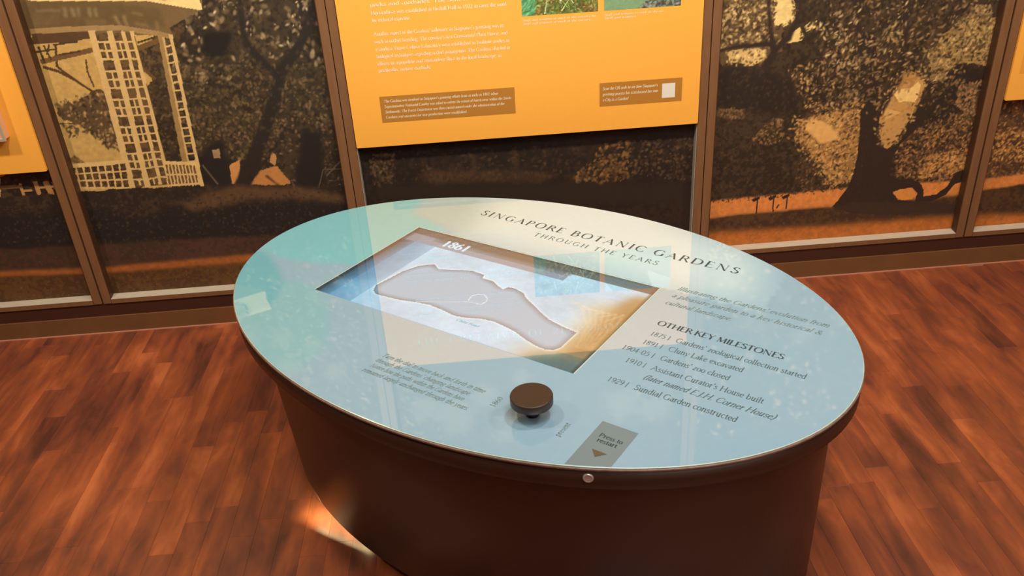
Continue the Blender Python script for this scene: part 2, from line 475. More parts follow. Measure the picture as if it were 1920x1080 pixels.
for L_, a_, b_ in (([(-0.8213, 0.5211), (-0.7509, 0.6426), (-0.6676, 0.795), (-0.6135, 0.9158), (-0.5467, 0.9801), (-0.4739, 1.1085), (-0.4392, 1.2181)], .05, .022), ([(-0.6164, 0.8809), (-0.6869, 0.9642), (-0.7121, 1.0254), (-0.7019, 1.1399), (-0.692, 1.2652)], .026, .014),
                 ([(-0.7717, 0.5568), (-0.6742, 0.6653), (-0.613, 0.7543), (-0.5886, 0.8611)], .009, .004), ([(-0.7319, 0.5536), (-0.6931, 0.5148)], .006, .006), ([(-0.646, 0.5704), (-0.5748, 0.5013)], .004, .003)):
    K.line(L_, a_, (40, 33, 28), b_, amp=0.006, soft=1)
K.dabs([(-0.6985, 1.2347), (-0.4229, 1.217), (-0.5386, 0.9279), (-0.7207, 0.6114), (-0.7745, 0.6156), (-0.6782, 0.8319), (-0.7309, 0.9587)], 420, .009, [(58, 46, 34), (78, 62, 44), (44, 35, 28)], .6, .9, alpha=.6)
K.line([(-0.9394, 0.6092), (-0.9043, 0.5378)], .006, (92, 78, 60))
K.line([(-0.5281, 0.5374), (-0.468, 0.5916)], .005, (86, 72, 56)); K.line([(-0.5601, 0.5001), (-0.5353, 0.5617), (-0.4727, 0.5607)], .003, (86, 72, 56))
# leaf cluster against the sky
K.fill([(-1.3642, 0.8465), (-1.3173, 0.8645), (-1.3033, 0.842), (-1.2581, 0.8779), (-1.206, 0.8918), (-1.1771, 0.872), (-1.1837, 0.7604), (-1.1918, 0.7051), (-1.2203, 0.6791), (-1.2308, 0.6988), (-1.2501, 0.7246), (-1.2794, 0.7454), (-1.3032, 0.7841), (-1.3444, 0.7981), (-1.3656, 0.8197)], (86, 66, 42), amp=0.012)
K.dabs([(-1.3615, 0.8553), (-1.3152, 0.8714), (-1.2566, 0.8831), (-1.1848, 0.8937), (-1.1871, 0.7606), (-1.1994, 0.6774), (-1.2334, 0.6895), (-1.281, 0.74), (-1.3533, 0.7915)], 420, 0.008, [(70, 54, 36), (104, 82, 52), (134, 108, 70), (56, 44, 32), (170, 136, 84)], 0.55, 0.9)
K.dabs([(-1.3589, 0.7846), (-1.3074, 0.7697), (-1.3227, 0.7302), (-1.3539, 0.7437)], 60, 0.008, [(70, 54, 36), (96, 76, 50)], 0.5, 0.9)
K.dabs([(-1.4201, 0.6432), (-1.4016, 0.6799), (-1.353, 0.6761), (-1.3211, 0.6392)], 120, 0.008, [(104, 80, 46), (126, 98, 56)], 0.5, 0.9)
K.line([(-1.3612, 0.9759), (-1.3191, 0.9591), (-1.2774, 0.9284), (-1.2396, 0.8942), (-1.2234, 0.8789)], .010, (82, 58, 34), .007)
K.line([(-1.3038, 1.0412), (-1.3194, 0.9746), (-1.2832, 0.9376), (-1.2349, 0.8868)], .008, (82, 58, 34), .006)
K.line([(-1.2235, 0.99), (-1.2299, 0.951), (-1.2232, 0.9036)], .006, (88, 64, 38))
K.line([(-1.3681, 0.789), (-1.3032, 0.7841), (-1.2859, 0.7533)], .004, (88, 66, 42))
# foliage between the columns
for pl in ([(-1.0599, 1.0074), (-0.9976, 1.0199), (-1.0043, 0.9262), (-1.0638, 0.9478)], [(-1.0672, 0.8958), (-0.9917, 0.9079), (-1.0062, 0.595), (-1.0863, 0.6014)]):
    K.fill(pl, (66, 52, 34), amp=0.014, tex=(46, 36, 26)); K.dabs(pl, 200, 0.008, [(96, 76, 48), (54, 42, 30)], .5, .9)
K.line([(-1.0651, 0.9686), (-1.0247, 0.9138)], .012, (96, 70, 40))
# pavilion: soffit, fascia, beams
K.fill([(-2.0958, 1.5271), (-1.3596, 1.1961), (-0.9835, 1.1713), (-0.8179, 1.1475), (-0.8245, 1.1189), (-0.887, 1.0937), (-0.9377, 1.0708), (-0.9351, 1.0474), (-1.3657, 1.077), (-2.328, 1.0546)], (112, 88, 56))
K.fill([(-1.3965, 1.1827), (-1.1087, 1.1636), (-0.9535, 1.1275), (-0.9476, 1.0715), (-1.1954, 1.0917), (-1.3605, 1.0931), (-1.4422, 1.0954)], (98, 78, 48), soft=2)
K.fill([(-1.3625, 1.0867), (-1.187, 1.0746), (-1.1895, 1.0549), (-1.2751, 1.0475), (-1.3751, 1.0478)], (84, 60, 36))
for a_, c_ in (([(-1.3282, 1.1526), (-1.2539, 1.1492), (-1.2563, 1.1413), (-1.3307, 1.1447)], (128, 106, 74)), ([(-1.3423, 1.1391), (-1.2615, 1.1352), (-1.2723, 1.1002), (-1.3541, 1.1025)], (106, 84, 54)), ([(-1.2476, 1.1536), (-1.2364, 1.1529), (-1.2386, 1.124), (-1.2515, 1.1249)], (132, 112, 80)),
               ([(-1.2268, 1.1522), (-1.2139, 1.1514), (-1.2144, 1.1223), (-1.2257, 1.1231)], (132, 112, 80)), ([(-1.2059, 1.1508), (-1.1962, 1.1502), (-1.201, 1.1231), (-1.2091, 1.1236)], (132, 112, 80)), ([(-1.1737, 1.1487), (-1.1624, 1.1479), (-1.1658, 1.1191), (-1.1772, 1.1198)], (134, 114, 78)),
               ([(-1.1544, 1.1474), (-1.1447, 1.1468), (-1.1464, 1.1178), (-1.1577, 1.1185)], (134, 114, 78)), ([(-1.041, 1.1285), (-1.0089, 1.1183), (-1.0106, 1.1119), (-1.0431, 1.1206)], (128, 106, 66)), ([(-1.0409, 1.0976), (-0.9977, 1.0848), (-1.0002, 1.0751), (-1.0439, 1.0863)], (124, 100, 64)),
               ([(-1.1888, 1.1141), (-1.1239, 1.1097), (-1.1293, 1.0905), (-1.1921, 1.0915)], (112, 92, 56)), ([(-1.1017, 1.118), (-1.092, 1.1173), (-1.0836, 1.0874), (-1.0934, 1.088)], (146, 120, 78)), ([(-1.0748, 1.1194), (-1.0651, 1.1188), (-1.0616, 1.0826), (-1.0714, 1.0832)], (146, 120, 78)),
               ([(-0.9788, 1.0934), (-0.969, 1.0927), (-0.9706, 1.0598), (-0.9805, 1.0605)], (132, 106, 66))):
    K.fill(a_, c_, soft=1, alpha=.8)
K.fill([(-2.031, 1.6591), (-2.1227, 1.4724), (-1.3765, 1.1941), (-1.3329, 1.1785), (-0.9876, 1.1556), (-0.833, 1.1178), (-0.8245, 1.1189), (-0.8253, 1.1512), (-0.8152, 1.1952), (-1.0817, 1.2592), (-1.5243, 1.3629)], (226, 196, 130))
K.line([(-1.362, 1.0883), (-1.1919, 1.0865), (-1.0903, 1.0812), (-0.9784, 1.0554), (-0.938, 1.0426)], .016, (152, 122, 78))
K.line([(-1.3625, 0.993), (-1.2882, 1.0047), (-1.1967, 1.0186)], .016, (106, 78, 46)); K.line([(-1.0569, 1.0122), (-0.9839, 1.0341)], .016, (104, 76, 42))
for a_ in ([(-1.3098, 1.0433), (-1.2333, 1.048)], [(-1.3031, 1.0109), (-1.2338, 1.0178)], [(-1.3576, 1.0399), (-1.3537, 0.989)], [(-1.3403, 1.042), (-1.3308, 0.9976)], [(-1.3727, 1.0242), (-1.3074, 1.0297)], [(-1.3229, 1.0442), (-1.3388, 1.0151)], [(-1.0484, 1.0318), (-0.9913, 1.0446)]):
    K.line(a_, .006, (72, 54, 34))
# columns and lattice
CR2 = (200, 166, 106)
K.fill([(-1.1831, 1.0711), (-1.0504, 1.062), (-1.059, 0.5502), (-1.1878, 0.5467)], (104, 78, 46), tex=(72, 54, 34), thr=.5)
def lerp(a, b_, t): return (a[0] + (b_[0] - a[0]) * t, a[1] + (b_[1] - a[1]) * t)
cols_ = {'a': ((-1.1805, 1.0742), (-1.1939, 0.5511), .021), 'b': ((-1.125, 1.0704), (-1.1421, 0.547), .019), 'c': ((-1.084, 1.0676), (-1.0967, 0.5532), .012), 'd': ((-1.0578, 1.0658), (-1.0662, 0.5508), .011),
         'e': ((-0.9706, 1.0465), (-0.9983, 0.5749), .019), 'f': ((-0.9401, 1.0478), (-0.9579, 0.5361), .011), 'g': ((-0.9648, 1.0428), (-0.9886, 0.5386), .006)}
K.line([cols_['e'][0], cols_['e'][1]], .020, (150, 118, 72))
for k_ in 'abcdfg':
    a_, b_, w_ = cols_[k_]
    K.line([a_, b_], w_, CR2 if k_ != 'g' else (190, 156, 98))
for pa, pb, wd, mull in (('a', 'b', .0065, 1), ('b', 'c', .0055, 1), ('c', 'd', .0055, 0), ('g', 'f', .0055, 0)):
    A0, A1, _ = cols_[pa]; B0, B1, _ = cols_[pb]
    t0 = 0.06
    for cyc in range(6):
        ts = [t0 + cyc * 0.178 + d_ for d_ in (0, .052, .104)]
        for t_ in ts:
            if t_ < 0.99: K.line([lerp(A0, A1, t_), lerp(B0, B1, t_)], wd, CR2)
        if mull:
            ta, tb = ts[0], min(ts[2], .99)
            if ta < .99: K.line([lerp(lerp(A0, A1, ta), lerp(B0, B1, ta), .55), lerp(lerp(A0, A1, tb), lerp(B0, B1, tb), .55)], wd, CR2)
for x_ in (171, 204, 230, 246, 320):
    pass
# railing
RA, RB, RC, RD = (-1.3852, 0.6404), (-1.191, 0.6424), (-1.3905, 0.563), (-1.2021, 0.5478)
K.fill([RA, RB, RD, RC], (96, 70, 42), tex=(60, 42, 28))
for t_ in np.linspace(0, 1, 9): K.line([lerp(RA, RB, t_), lerp(RC, RD, t_)], .006, CR2)
for t_ in (0.36, 0.68, 1.0): K.line([lerp(RA, RC, t_), lerp(RB, RD, t_)], .006, CR2)
K.line([RA, RB], .014, (206, 172, 110))
RA, RB, RC, RD = (-1.065, 0.6287), (-0.963, 0.6168), (-1.0722, 0.5413), (-0.966, 0.5407)
K.fill([RA, RB, RD, RC], (104, 76, 46))
for t_ in np.linspace(0, 1, 10): K.line([lerp(RA, RB, t_), lerp(RC, RD, t_)], .005, CR2)
for t_ in (0.5, .95): K.line([lerp(RA, RC, t_), lerp(RB, RD, t_)], .006, CR2)
K.line([RA, RB], .012, (206, 172, 110))
# far-left railing seen under the left board
for a_, w_ in (([(-1.5624, 0.5906), (-1.5653, 0.5376)], .010), ([(-1.5114, 0.5924), (-1.5122, 0.5333)], .014), ([(-1.4763, 0.5896), (-1.4685, 0.5337)], .020), ([(-1.5176, 0.5733), (-1.4565, 0.5723)], .008), ([(-1.4517, 0.5876), (-1.446, 0.5359)], .012), ([(-1.567, 0.5655), (-1.5312, 0.5645)], .006)):
    K.line(a_, w_, (170, 126, 76))
K.line([(-2.6103, 0.6228), (-1.562, 0.5808)], .012, (120, 88, 54)); 
# hedge, beds, path
K.fill([(-2.6368, 0.5702), (-1.6465, 0.5442), (-1.4093, 0.5488), (-1.2103, 0.5445), (-0.957, 0.5321), (-0.8826, 0.536), (-0.6298, 0.5057), (-0.3706, 0.4949), (-0.4197, 0.1267), (-2.7972, 0.251)], (44, 34, 28), amp=0.01, tex=(58, 46, 34), thr=.6)
K.fill([(-0.9624, 0.5086), (-0.8485, 0.5233), (-0.6298, 0.5057), (-0.4728, 0.4607), (-0.4785, 0.4224), (-0.6375, 0.462), (-0.8028, 0.4754), (-0.8997, 0.457), (-0.998, 0.4344), (-1.1248, 0.449), (-1.1399, 0.4625), (-1.0251, 0.4774)], (96, 68, 42), amp=0.012, soft=3, alpha=.8)
K.fill([(-1.0967, 0.4873), (-1.0051, 0.4839), (-0.9852, 0.4497), (-1.0884, 0.446)], (88, 64, 42), amp=0.012, soft=2, alpha=.7)
K.fill([(-2.6656, 0.5127), (-1.6684, 0.4798), (-1.3042, 0.47), (-1.1491, 0.4264), (-1.1182, 0.4749), (-1.0442, 0.4749), (-0.998, 0.4344), (-0.8631, 0.454), (-0.6396, 0.4499), (-0.4576, 0.4104), (-0.4757, 0.2856), (-0.9099, 0.3226), (-1.1541, 0.3328), (-1.3568, 0.3501), (-1.713, 0.349), (-2.7556, 0.3339)], (33, 28, 26), amp=0.014, soft=3, alpha=.9)
K.dabs([(-1.6517, 0.5287), (-0.4843, 0.4839), (-0.5106, 0.3099), (-1.7095, 0.3592)], 1600, 0.006, [(58, 46, 36), (38, 32, 30), (70, 56, 40)], .6, .9, alpha=.6)
K.fill([(-2.7556, 0.3339), (-1.7116, 0.3531), (-1.3586, 0.3439), (-0.9267, 0.3325), (-0.5081, 0.3267), (-0.5275, 0.1986), (-0.945, 0.2481), (-1.365, 0.2544), (-1.7413, 0.2657), (-2.7972, 0.251)], (76, 50, 38), amp=0.008, soft=2, tex=(60, 44, 32), alpha=.95)
K.dabs([(-2.6499, 0.3245), (-1.7116, 0.3531), (-0.5106, 0.3099), (-0.5252, 0.2138), (-1.7399, 0.2699)], 1500, 0.004, [(96, 68, 50), (66, 44, 36), (60, 52, 34)], .4, 1.5, alpha=.6)
K.fill([(-2.7951, 0.2552), (-1.7399, 0.2699), (-1.365, 0.2544), (-0.5177, 0.2633), (-0.5368, 0.1371), (-1.374, 0.2223), (-1.75, 0.2403), (-2.8131, 0.2194)], (152, 86, 40), amp=0.004, soft=2, var=.06)
K.fill([(-2.8185, 0.2088), (-1.7485, 0.2445), (-1.3722, 0.2288), (-0.5229, 0.229), (-0.5788, -0.1404), (-2.9753, -0.103)], (92, 62, 32), amp=0.006, soft=2, tex=(74, 48, 28))
K.dabs([(-2.8185, 0.2088), (-1.7522, 0.2339), (-0.5268, 0.203), (-0.5644, -0.0454), (-2.929, -0.0109)], 3000, 0.004, [(112, 78, 40), (78, 52, 30), (98, 64, 34), (128, 94, 50)], .4, 1.5, alpha=.6)
# --- centre strip below the board: dark hedges
K.fill([(-0.3742, 0.8634), (0.7649, 0.8356), (0.8048, 0.0641), (-0.4783, 0.1319)], (46, 33, 24), tex=(34, 26, 20), thr=.5)
K.dabs([(-0.3745, 0.6037), (-0.2829, 0.6005), (-0.3057, 0.4897), (-0.3719, 0.485)], 160, 0.008, [(96, 74, 46), (66, 50, 34)], .6, .9)
K.fill([(-0.1986, 0.5271), (-0.068, 0.5247), (0.119, 0.5159), (0.2123, 0.4945), (0.2873, 0.4725), (0.1914, 0.4498), (-0.0343, 0.478), (-0.1848, 0.48)], (72, 50, 32), amp=.012, soft=3, tex=(56, 40, 28))
K.dabs([(0.3251, 0.4594), (0.402, 0.5235), (0.4399, 0.5795), (0.5336, 0.5879), (0.5544, 0.4512), (0.4778, 0.4268), (0.3438, 0.4436)], 420, 0.009, [(118, 82, 42), (92, 64, 36), (72, 52, 32), (130, 94, 50)], .6, .9)
K.dabs([(0.5336, 0.5879), (0.7594, 0.5784), (0.7674, 0.4138), (0.5544, 0.4512)], 300, 0.008, [(70, 48, 34), (56, 40, 30), (90, 68, 46)], .6, .9)
K.dabs([(-0.355, 0.6119), (0.3838, 0.5838), (0.3823, 0.4649), (-0.3706, 0.4949)], 500, 0.008, [(60, 44, 30), (50, 36, 26), (78, 58, 40)], .6, .9, alpha=.6)
for a_ in ([(-0.0169, 0.5798), (-0.0162, 0.5166)], [(0.1339, 0.5837), (0.1343, 0.5207)]): K.line(a_, .014, (74, 52, 36), amp=.004, soft=2, alpha=.7)
K.fill([(-0.3719, 0.485), (0.7679, 0.4035), (0.7715, 0.3303), (-0.3773, 0.4448)], (42, 32, 24), amp=.01, soft=5)
# --- right scene: old tree on a lawn
K.fill([(0.7134, 2.2318), (2.3983, 2.1641), (3.3032, 0.0327), (0.8256, 0.2403)], (66, 50, 34), tex=(44, 34, 24), thr=.5)
GOLD = [(200, 152, 84), (158, 118, 66), (220, 178, 106), (110, 80, 48), (70, 52, 34)]
K.fill([(0.8166, 1.1052), (1.0084, 1.1253), (1.0515, 0.8688), (1.0016, 0.8224), (0.8382, 0.8214)], (96, 74, 46), amp=.02)
K.dabs([(0.8093, 1.138), (1.0084, 1.1253), (1.0366, 0.8733), (0.8308, 0.8806)], 1100, 0.008, [(214, 182, 118), (186, 154, 96), (60, 46, 30), (88, 68, 42), (140, 112, 70)], .6, .8)
K.fill([(0.9992, 1.0769), (1.0518, 1.0735), (1.0788, 0.9847), (1.075, 0.9543), (1.0408, 0.9394), (1.0077, 0.9502)], (222, 190, 122), amp=.006, var=.05)
K.fill([(1.0552, 0.8861), (1.0751, 0.9197), (1.0984, 0.9355), (1.1182, 0.9028), (1.1091, 0.8877)], (222, 188, 116), amp=.004)
K.fill([(1.111, 0.9346), (1.1325, 0.9504), (1.1523, 0.949), (1.1498, 0.925), (1.122, 0.9165)], (222, 188, 116), amp=.004)
K.fill([(0.8534, 0.8649), (0.8886, 0.8766), (0.9879, 0.8732), (0.993, 0.8373), (0.9565, 0.8184), (0.874, 0.8278)], (206, 170, 104), amp=.01); K.dabs([(0.8522, 0.8827), (0.9894, 0.8766), (0.9949, 0.8157), (0.8636, 0.8214)], 130, .007, [(224, 192, 126), (110, 84, 50)], .6, .9)
# canopy speckle
K.dabs([(0.9664, 2.0016), (1.5453, 1.9756), (1.7977, 0.8702), (1.5924, 0.7951), (1.4678, 0.8753), (1.3714, 0.7926), (1.1042, 0.8828)], 3600, 0.0085, [(78, 62, 40), (52, 42, 28), (98, 80, 50), (60, 46, 32), (40, 32, 24)], .55, 1.0)
K.dabs([(0.7476, 2.0115), (1.5453, 1.9756), (1.7579, 1.0442), (0.8007, 1.1386)], 500, 0.014, [(196, 164, 104), (160, 130, 82), (120, 96, 60)], .6, 1.0)
K.dabs([(1.1515, 0.9405), (1.2793, 0.9231), (1.3815, 0.8458), (1.3886, 0.6806), (1.2421, 0.6536), (1.1785, 0.7146), (1.1182, 0.756), (1.0745, 0.7865), (1.1121, 0.811), (1.1837, 0.8239)], 900, 0.008, [(126, 98, 60), (156, 122, 76), (92, 70, 44), (64, 48, 32), (176, 144, 96)], .5, 1.0)
K.dabs([(1.0739, 0.792), (1.1337, 0.7823), (1.2019, 0.6755), (1.3182, 0.648), (1.3452, 0.6173), (1.2458, 0.6247), (1.1285, 0.662)], 380, .008, [(196, 152, 90), (150, 114, 68), (84, 62, 40)], .5, 1.0)
K.fill([(0.8302, 0.8039), (1.0028, 0.8097), (1.0996, 0.7573), (1.1296, 0.6524), (1.0182, 0.6417), (0.8377, 0.6835)], (42, 33, 26), amp=.03, soft=3)
K.dabs([(0.8296, 0.813), (1.1141, 0.7928), (1.1371, 0.5847), (0.8425, 0.607)], 500, .008, [(60, 46, 34), (46, 36, 28), (76, 58, 40)], .5, 1., alpha=.5)
K.dabs([(0.8327, 0.6745), (0.9319, 0.6671), (0.9344, 0.6346), (0.8347, 0.6421)], 120, .008, [(128, 94, 58), (90, 66, 42)], .5, .9)
# sunlit bushes behind the trunk
K.fill([(1.1201, 0.6014), (1.1887, 0.629), (1.3399, 0.654), (1.3818, 0.3646), (1.281, 0.3518), (1.2089, 0.4603), (1.1436, 0.5254)], (150, 108, 60), amp=.016, tex=(184, 136, 74))
K.dabs([(1.1169, 0.5959), (1.1887, 0.629), (1.341, 0.6463), (1.3818, 0.3646), (1.2498, 0.3648), (1.1339, 0.5261)], 900, .007, GOLD, .45, 1.0)
K.fill([(1.1903, 0.6154), (1.2509, 0.5858), (1.2868, 0.5302), (1.2205, 0.5234), (1.1466, 0.5839), (1.1535, 0.6066)], (214, 162, 92), amp=.01, soft=1)
K.dabs([(0.95, 0.556), (1.0383, 0.6268), (1.073, 0.6185), (1.0841, 0.5457), (1.0289, 0.5243)], 260, .007, [(146, 108, 64), (116, 86, 52), (70, 52, 34)], .5, .9)
K.dabs([(0.8296, 0.6653), (1.1371, 0.5847), (1.1675, 0.3084), (0.8497, 0.3344)], 500, .006, [(64, 50, 34), (46, 36, 26), (90, 70, 44)], .5, .9, alpha=.6)
K.dabs([(1.148, 0.4852), (1.2334, 0.4177), (1.2823, 0.3413), (1.1839, 0.3387), (1.1418, 0.3631)], 200, .006, [(120, 88, 52), (84, 62, 40)], .5, .9)
# gap between trunk and right limb
K.fill([(1.447, 0.736), (1.4875, 0.7607), (1.5425, 0.7439), (1.5657, 0.7089), (1.5482, 0.65), (1.5274, 0.5844), (1.4952, 0.5142), (1.4678, 0.4804), (1.4391, 0.5026), (1.4184, 0.5731), (1.4151, 0.6312), (1.4424, 0.6729)], (188, 140, 78), amp=.006, tex=(160, 116, 62))
K.fill([(1.4519, 0.6835), (1.4792, 0.7002), (1.5083, 0.6944), (1.5346, 0.726), (1.5493, 0.7063), (1.5367, 0.6508), (1.478, 0.6514)], (226, 186, 112), amp=.008)
K.fill([(1.4231, 0.6402), (1.4534, 0.6284), (1.4934, 0.6158), (1.4404, 0.5909)], (206, 158, 90), amp=.004)
# right golden tree crown
K.fill([(1.5516, 0.816), (1.5943, 0.8806), (1.6419, 0.9159), (1.6842, 0.9303), (1.7895, 0.9059), (1.8269, 0.742), (1.7468, 0.766), (1.6683, 0.7862), (1.6219, 0.7382), (1.6082, 0.6927), (1.5947, 0.6843), (1.5712, 0.7602)], (150, 118, 68), amp=.014)
K.dabs([(1.557, 0.8066), (1.5943, 0.8806), (1.6405, 0.9229), (1.686, 0.9475), (1.7895, 0.9059), (1.8227, 0.7607), (1.7555, 0.7691), (1.6638, 0.8082), (1.6238, 0.7288), (1.5967, 0.6936)], 1500, .008, [(180, 148, 88), (150, 120, 70), (200, 168, 104), (118, 92, 54), (96, 72, 44)], .45, 1.0)
K.dabs([(1.6823, 0.9649), (1.7408, 0.961), (1.7618, 0.9077), (1.7056, 0.915)], 120, .008, [(160, 130, 84), (110, 86, 54)], .5, 1.)
K.fill([(1.6256, 0.7194), (1.6705, 0.7751), (1.7595, 0.7505), (1.7864, 0.6704), (1.7287, 0.6746), (1.6711, 0.5833), (1.5971, 0.5694), (1.552, 0.5533), (1.5731, 0.6482)], (44, 33, 26), amp=.014, soft=1)
K.dabs([(1.6865, 0.6964), (1.759, 0.7098), (1.78, 0.5945), (1.7275, 0.5887), (1.6789, 0.6404)], 340, .008, [(140, 104, 66), (110, 80, 50), (168, 126, 80)], .5, 1.)
K.dabs([(1.5067, 0.537), (1.5978, 0.5654), (1.7991, 0.6124), (1.8469, 0.3483), (1.7623, 0.3236), (1.6205, 0.335), (1.5144, 0.3748), (1.4956, 0.4883)], 2000, .0075, [(142, 100, 58), (112, 78, 48), (172, 124, 70), (78, 56, 38)], .5, 1.)
K.dabs([(1.6293, 0.4477), (1.7644, 0.4574), (1.7839, 0.3637), (1.5965, 0.3578)], 320, .008, [(206, 146, 78), (176, 124, 66)], .5, 1.)
# far right bay foliage
K.fill([(1.7479, 0.6732), (3.0223, 0.6944), (3.225, 0.217), (1.8233, 0.3187)], (104, 72, 44), tex=(70, 50, 34), amp=.01)
K.dabs([(1.7949, 0.6318), (2.8543, 0.631), (2.9927, 0.2784), (1.8618, 0.3262)], 3200, .008, [(156, 108, 60), (120, 84, 50), (190, 136, 72), (76, 56, 38)], .5, 1.)
K.dabs([(1.8307, 0.5124), (2.3142, 0.4956), (2.345, 0.392), (1.8634, 0.4091)], 500, .008, [(206, 150, 80), (176, 124, 66)], .5, 1.)
# lawn
K.fill([(0.8205, 0.3305), (0.9675, 0.3353), (1.3314, 0.3436), (1.6395, 0.3398), (1.8497, 0.3355), (1.9976, 0.3447), (3.1691, 0.3487), (3.2155, 0.2393), (2.0074, 0.3039), (1.8595, 0.2904), (1.6538, 0.2623), (1.2718, 0.2679), (0.973, 0.2669), (0.8246, 0.2577)], (206, 126, 62), amp=.003, soft=1, var=.05)
K.fill([(0.8246, 0.2577), (0.973, 0.2669), (1.2718, 0.2679), (1.7715, 0.2784), (1.8693, 0.2917), (3.2174, 0.2349), (3.2833, 0.0798), (1.8721, 0.1857), (1.585, 0.1943), (1.3019, 0.1895), (0.828, 0.1965)], (82, 56, 34), amp=.006, soft=3, tex=(62, 42, 28))
K.dabs([(0.825, 0.2512), (1.2726, 0.2614), (3.0145, 0.2231), (3.059, 0.1095), (1.3004, 0.2005), (0.8275, 0.2053)], 1600, .004, [(96, 66, 42), (60, 42, 28), (110, 78, 48)], .4, 1.5, alpha=.6)
K.fill([(0.8275, 0.2053), (1.301, 0.1961), (1.5842, 0.1987), (1.8706, 0.1924), (3.2753, 0.0984), (3.4075, -0.2128), (0.8383, 0.0151)], (172, 98, 40), amp=.006, soft=4, var=.08)
K.dabs([(0.8268, 0.2185), (1.299, 0.2116), (1.8696, 0.1969), (3.0545, 0.1211), (3.1005, 0.0039), (0.8356, 0.0614)], 1500, .004, [(190, 112, 52), (150, 84, 36), (160, 96, 44)], .4, 1.5, alpha=.5)
# trunk, limbs, root loop
TR = (48, 36, 28)
for L_, a_, b_ in (([(0.9936, 0.8104), (1.0205, 0.8532), (1.0143, 0.8802), (0.9977, 0.9423), (0.9797, 1.0617)], .03, .008), ([(1.016, 0.8624), (1.066, 0.9029), (1.0821, 0.9538), (1.0908, 1.0043), (1.0867, 1.1203)], .022, .010), ([(0.8259, 0.8721), (0.8881, 0.8837), (1.0174, 0.8852)], .008, .02),
                 ([(1.1146, 0.9343), (1.1251, 0.8901), (1.1826, 0.8329)], .006, .01), ([(1.4143, 0.6121), (1.4357, 0.6677), (1.4628, 0.7312), (1.4653, 0.8041), (1.4574, 0.8935), (1.4422, 1.0646)], .026, .018), ([(1.3489, 0.7578), (1.3169, 0.8503), (1.2624, 1.0432)], .02, .016), ([(1.2351, 0.6351), (1.3002, 0.6417), (1.341, 0.6463)], .004, .006)):
    K.line(L_, a_, TR, b_, amp=.004, soft=1)
K.fill([(1.3073, 0.9038), (1.3548, 0.9006), (1.3949, 0.7361), (1.4078, 0.6413), (1.4269, 0.5431), (1.4469, 0.49), (1.4684, 0.4763), (1.5108, 0.513), (1.5392, 0.5931), (1.5618, 0.6585), (1.5752, 0.7082), (1.599, 0.7214), (1.6273, 0.6914), (1.5995, 0.6079), (1.5538, 0.5433), (1.5129, 0.5009), (1.4928, 0.4583), (1.4843, 0.4143), (1.4904, 0.3767), (1.5252, 0.3573), (1.572, 0.3619), (1.6072, 0.3424), (1.6288, 0.3112), (1.6335, 0.2853), (1.6787, 0.2902), (1.7136, 0.317), (1.7335, 0.3677), (1.7627, 0.3799), (1.7836, 0.3366), (1.742, 0.3253), (1.7142, 0.283), (1.664, 0.2615), (1.6027, 0.2665), (1.6068, 0.3003), (1.5827, 0.3233), (1.543, 0.3223), (1.5129, 0.3121), (1.5381, 0.2803), (1.6027, 0.2665), (1.7795, 0.2391), (1.5812, 0.2164), (1.376, 0.2378), (1.2914, 0.2706), (1.3166, 0.3069), (1.3408, 0.347), (1.3534, 0.3979), (1.359, 0.4688), (1.3523, 0.5684)], TR, amp=.0025, soft=0)
K.fill([(1.5136, 0.3078), (1.539, 0.3227), (1.5871, 0.3209), (1.5994, 0.2966), (1.591, 0.276), (1.5507, 0.2772)], (206, 132, 60), amp=.001)
K.fill([(1.2914, 0.2706), (1.3699, 0.2813), (1.6947, 0.259), (1.7795, 0.2391), (1.7659, 0.2055), (1.4174, 0.23)], (58, 42, 32), amp=.006, soft=2)
K.dabs([(1.3182, 0.648), (1.4105, 0.6601), (1.4844, 0.3772), (1.5766, 0.2428), (1.331, 0.2738)], 260, .006, [(62, 48, 36), (40, 30, 24), (70, 54, 40)], .35, 1.6, .3, .5)
K.line([(1.6771, 0.3722), (1.6852, 0.3298)], .006, (150, 108, 68))
K.dabs([(1.1787, 1.1466), (1.7427, 1.1109), (1.7418, 0.8741), (1.6147, 0.7754), (1.5816, 0.704), (1.5147, 0.7642), (1.4269, 0.7337), (1.39, 0.6711), (1.341, 0.6463), (1.2397, 0.6727), (1.1859, 0.8058)], 1500, .0085, [(120, 94, 58), (92, 72, 46), (64, 50, 34), (44, 35, 26), (150, 122, 78)], .5, 1.)
K.dabs([(1.4097, 0.8968), (1.4647, 0.893), (1.5156, 0.6524), (1.4227, 0.5825), (1.3799, 0.7371)], 90, .009, [(170, 134, 84), (196, 156, 98), (130, 100, 60)], .45, 1.)
K.dabs([(1.3315, 0.8135), (1.4057, 0.8083), (1.4231, 0.6402), (1.3753, 0.6437)], 90, .009, [(150, 116, 72), (120, 92, 58), (84, 64, 42)], .45, 1.)
K.dabs([(1.1305, 0.9676), (1.4467, 0.9975), (1.5143, 0.8186), (1.2252, 0.7848)], 130, .010, [(196, 170, 120), (176, 146, 98), (150, 122, 80)], .4, 1.)
K.dabs([(1.5531, 0.7061), (1.6826, 0.7153), (1.6946, 0.5621), (1.5813, 0.551)], 160, .008, [(120, 92, 56), (84, 64, 42), (56, 44, 32)], .5, 1.)
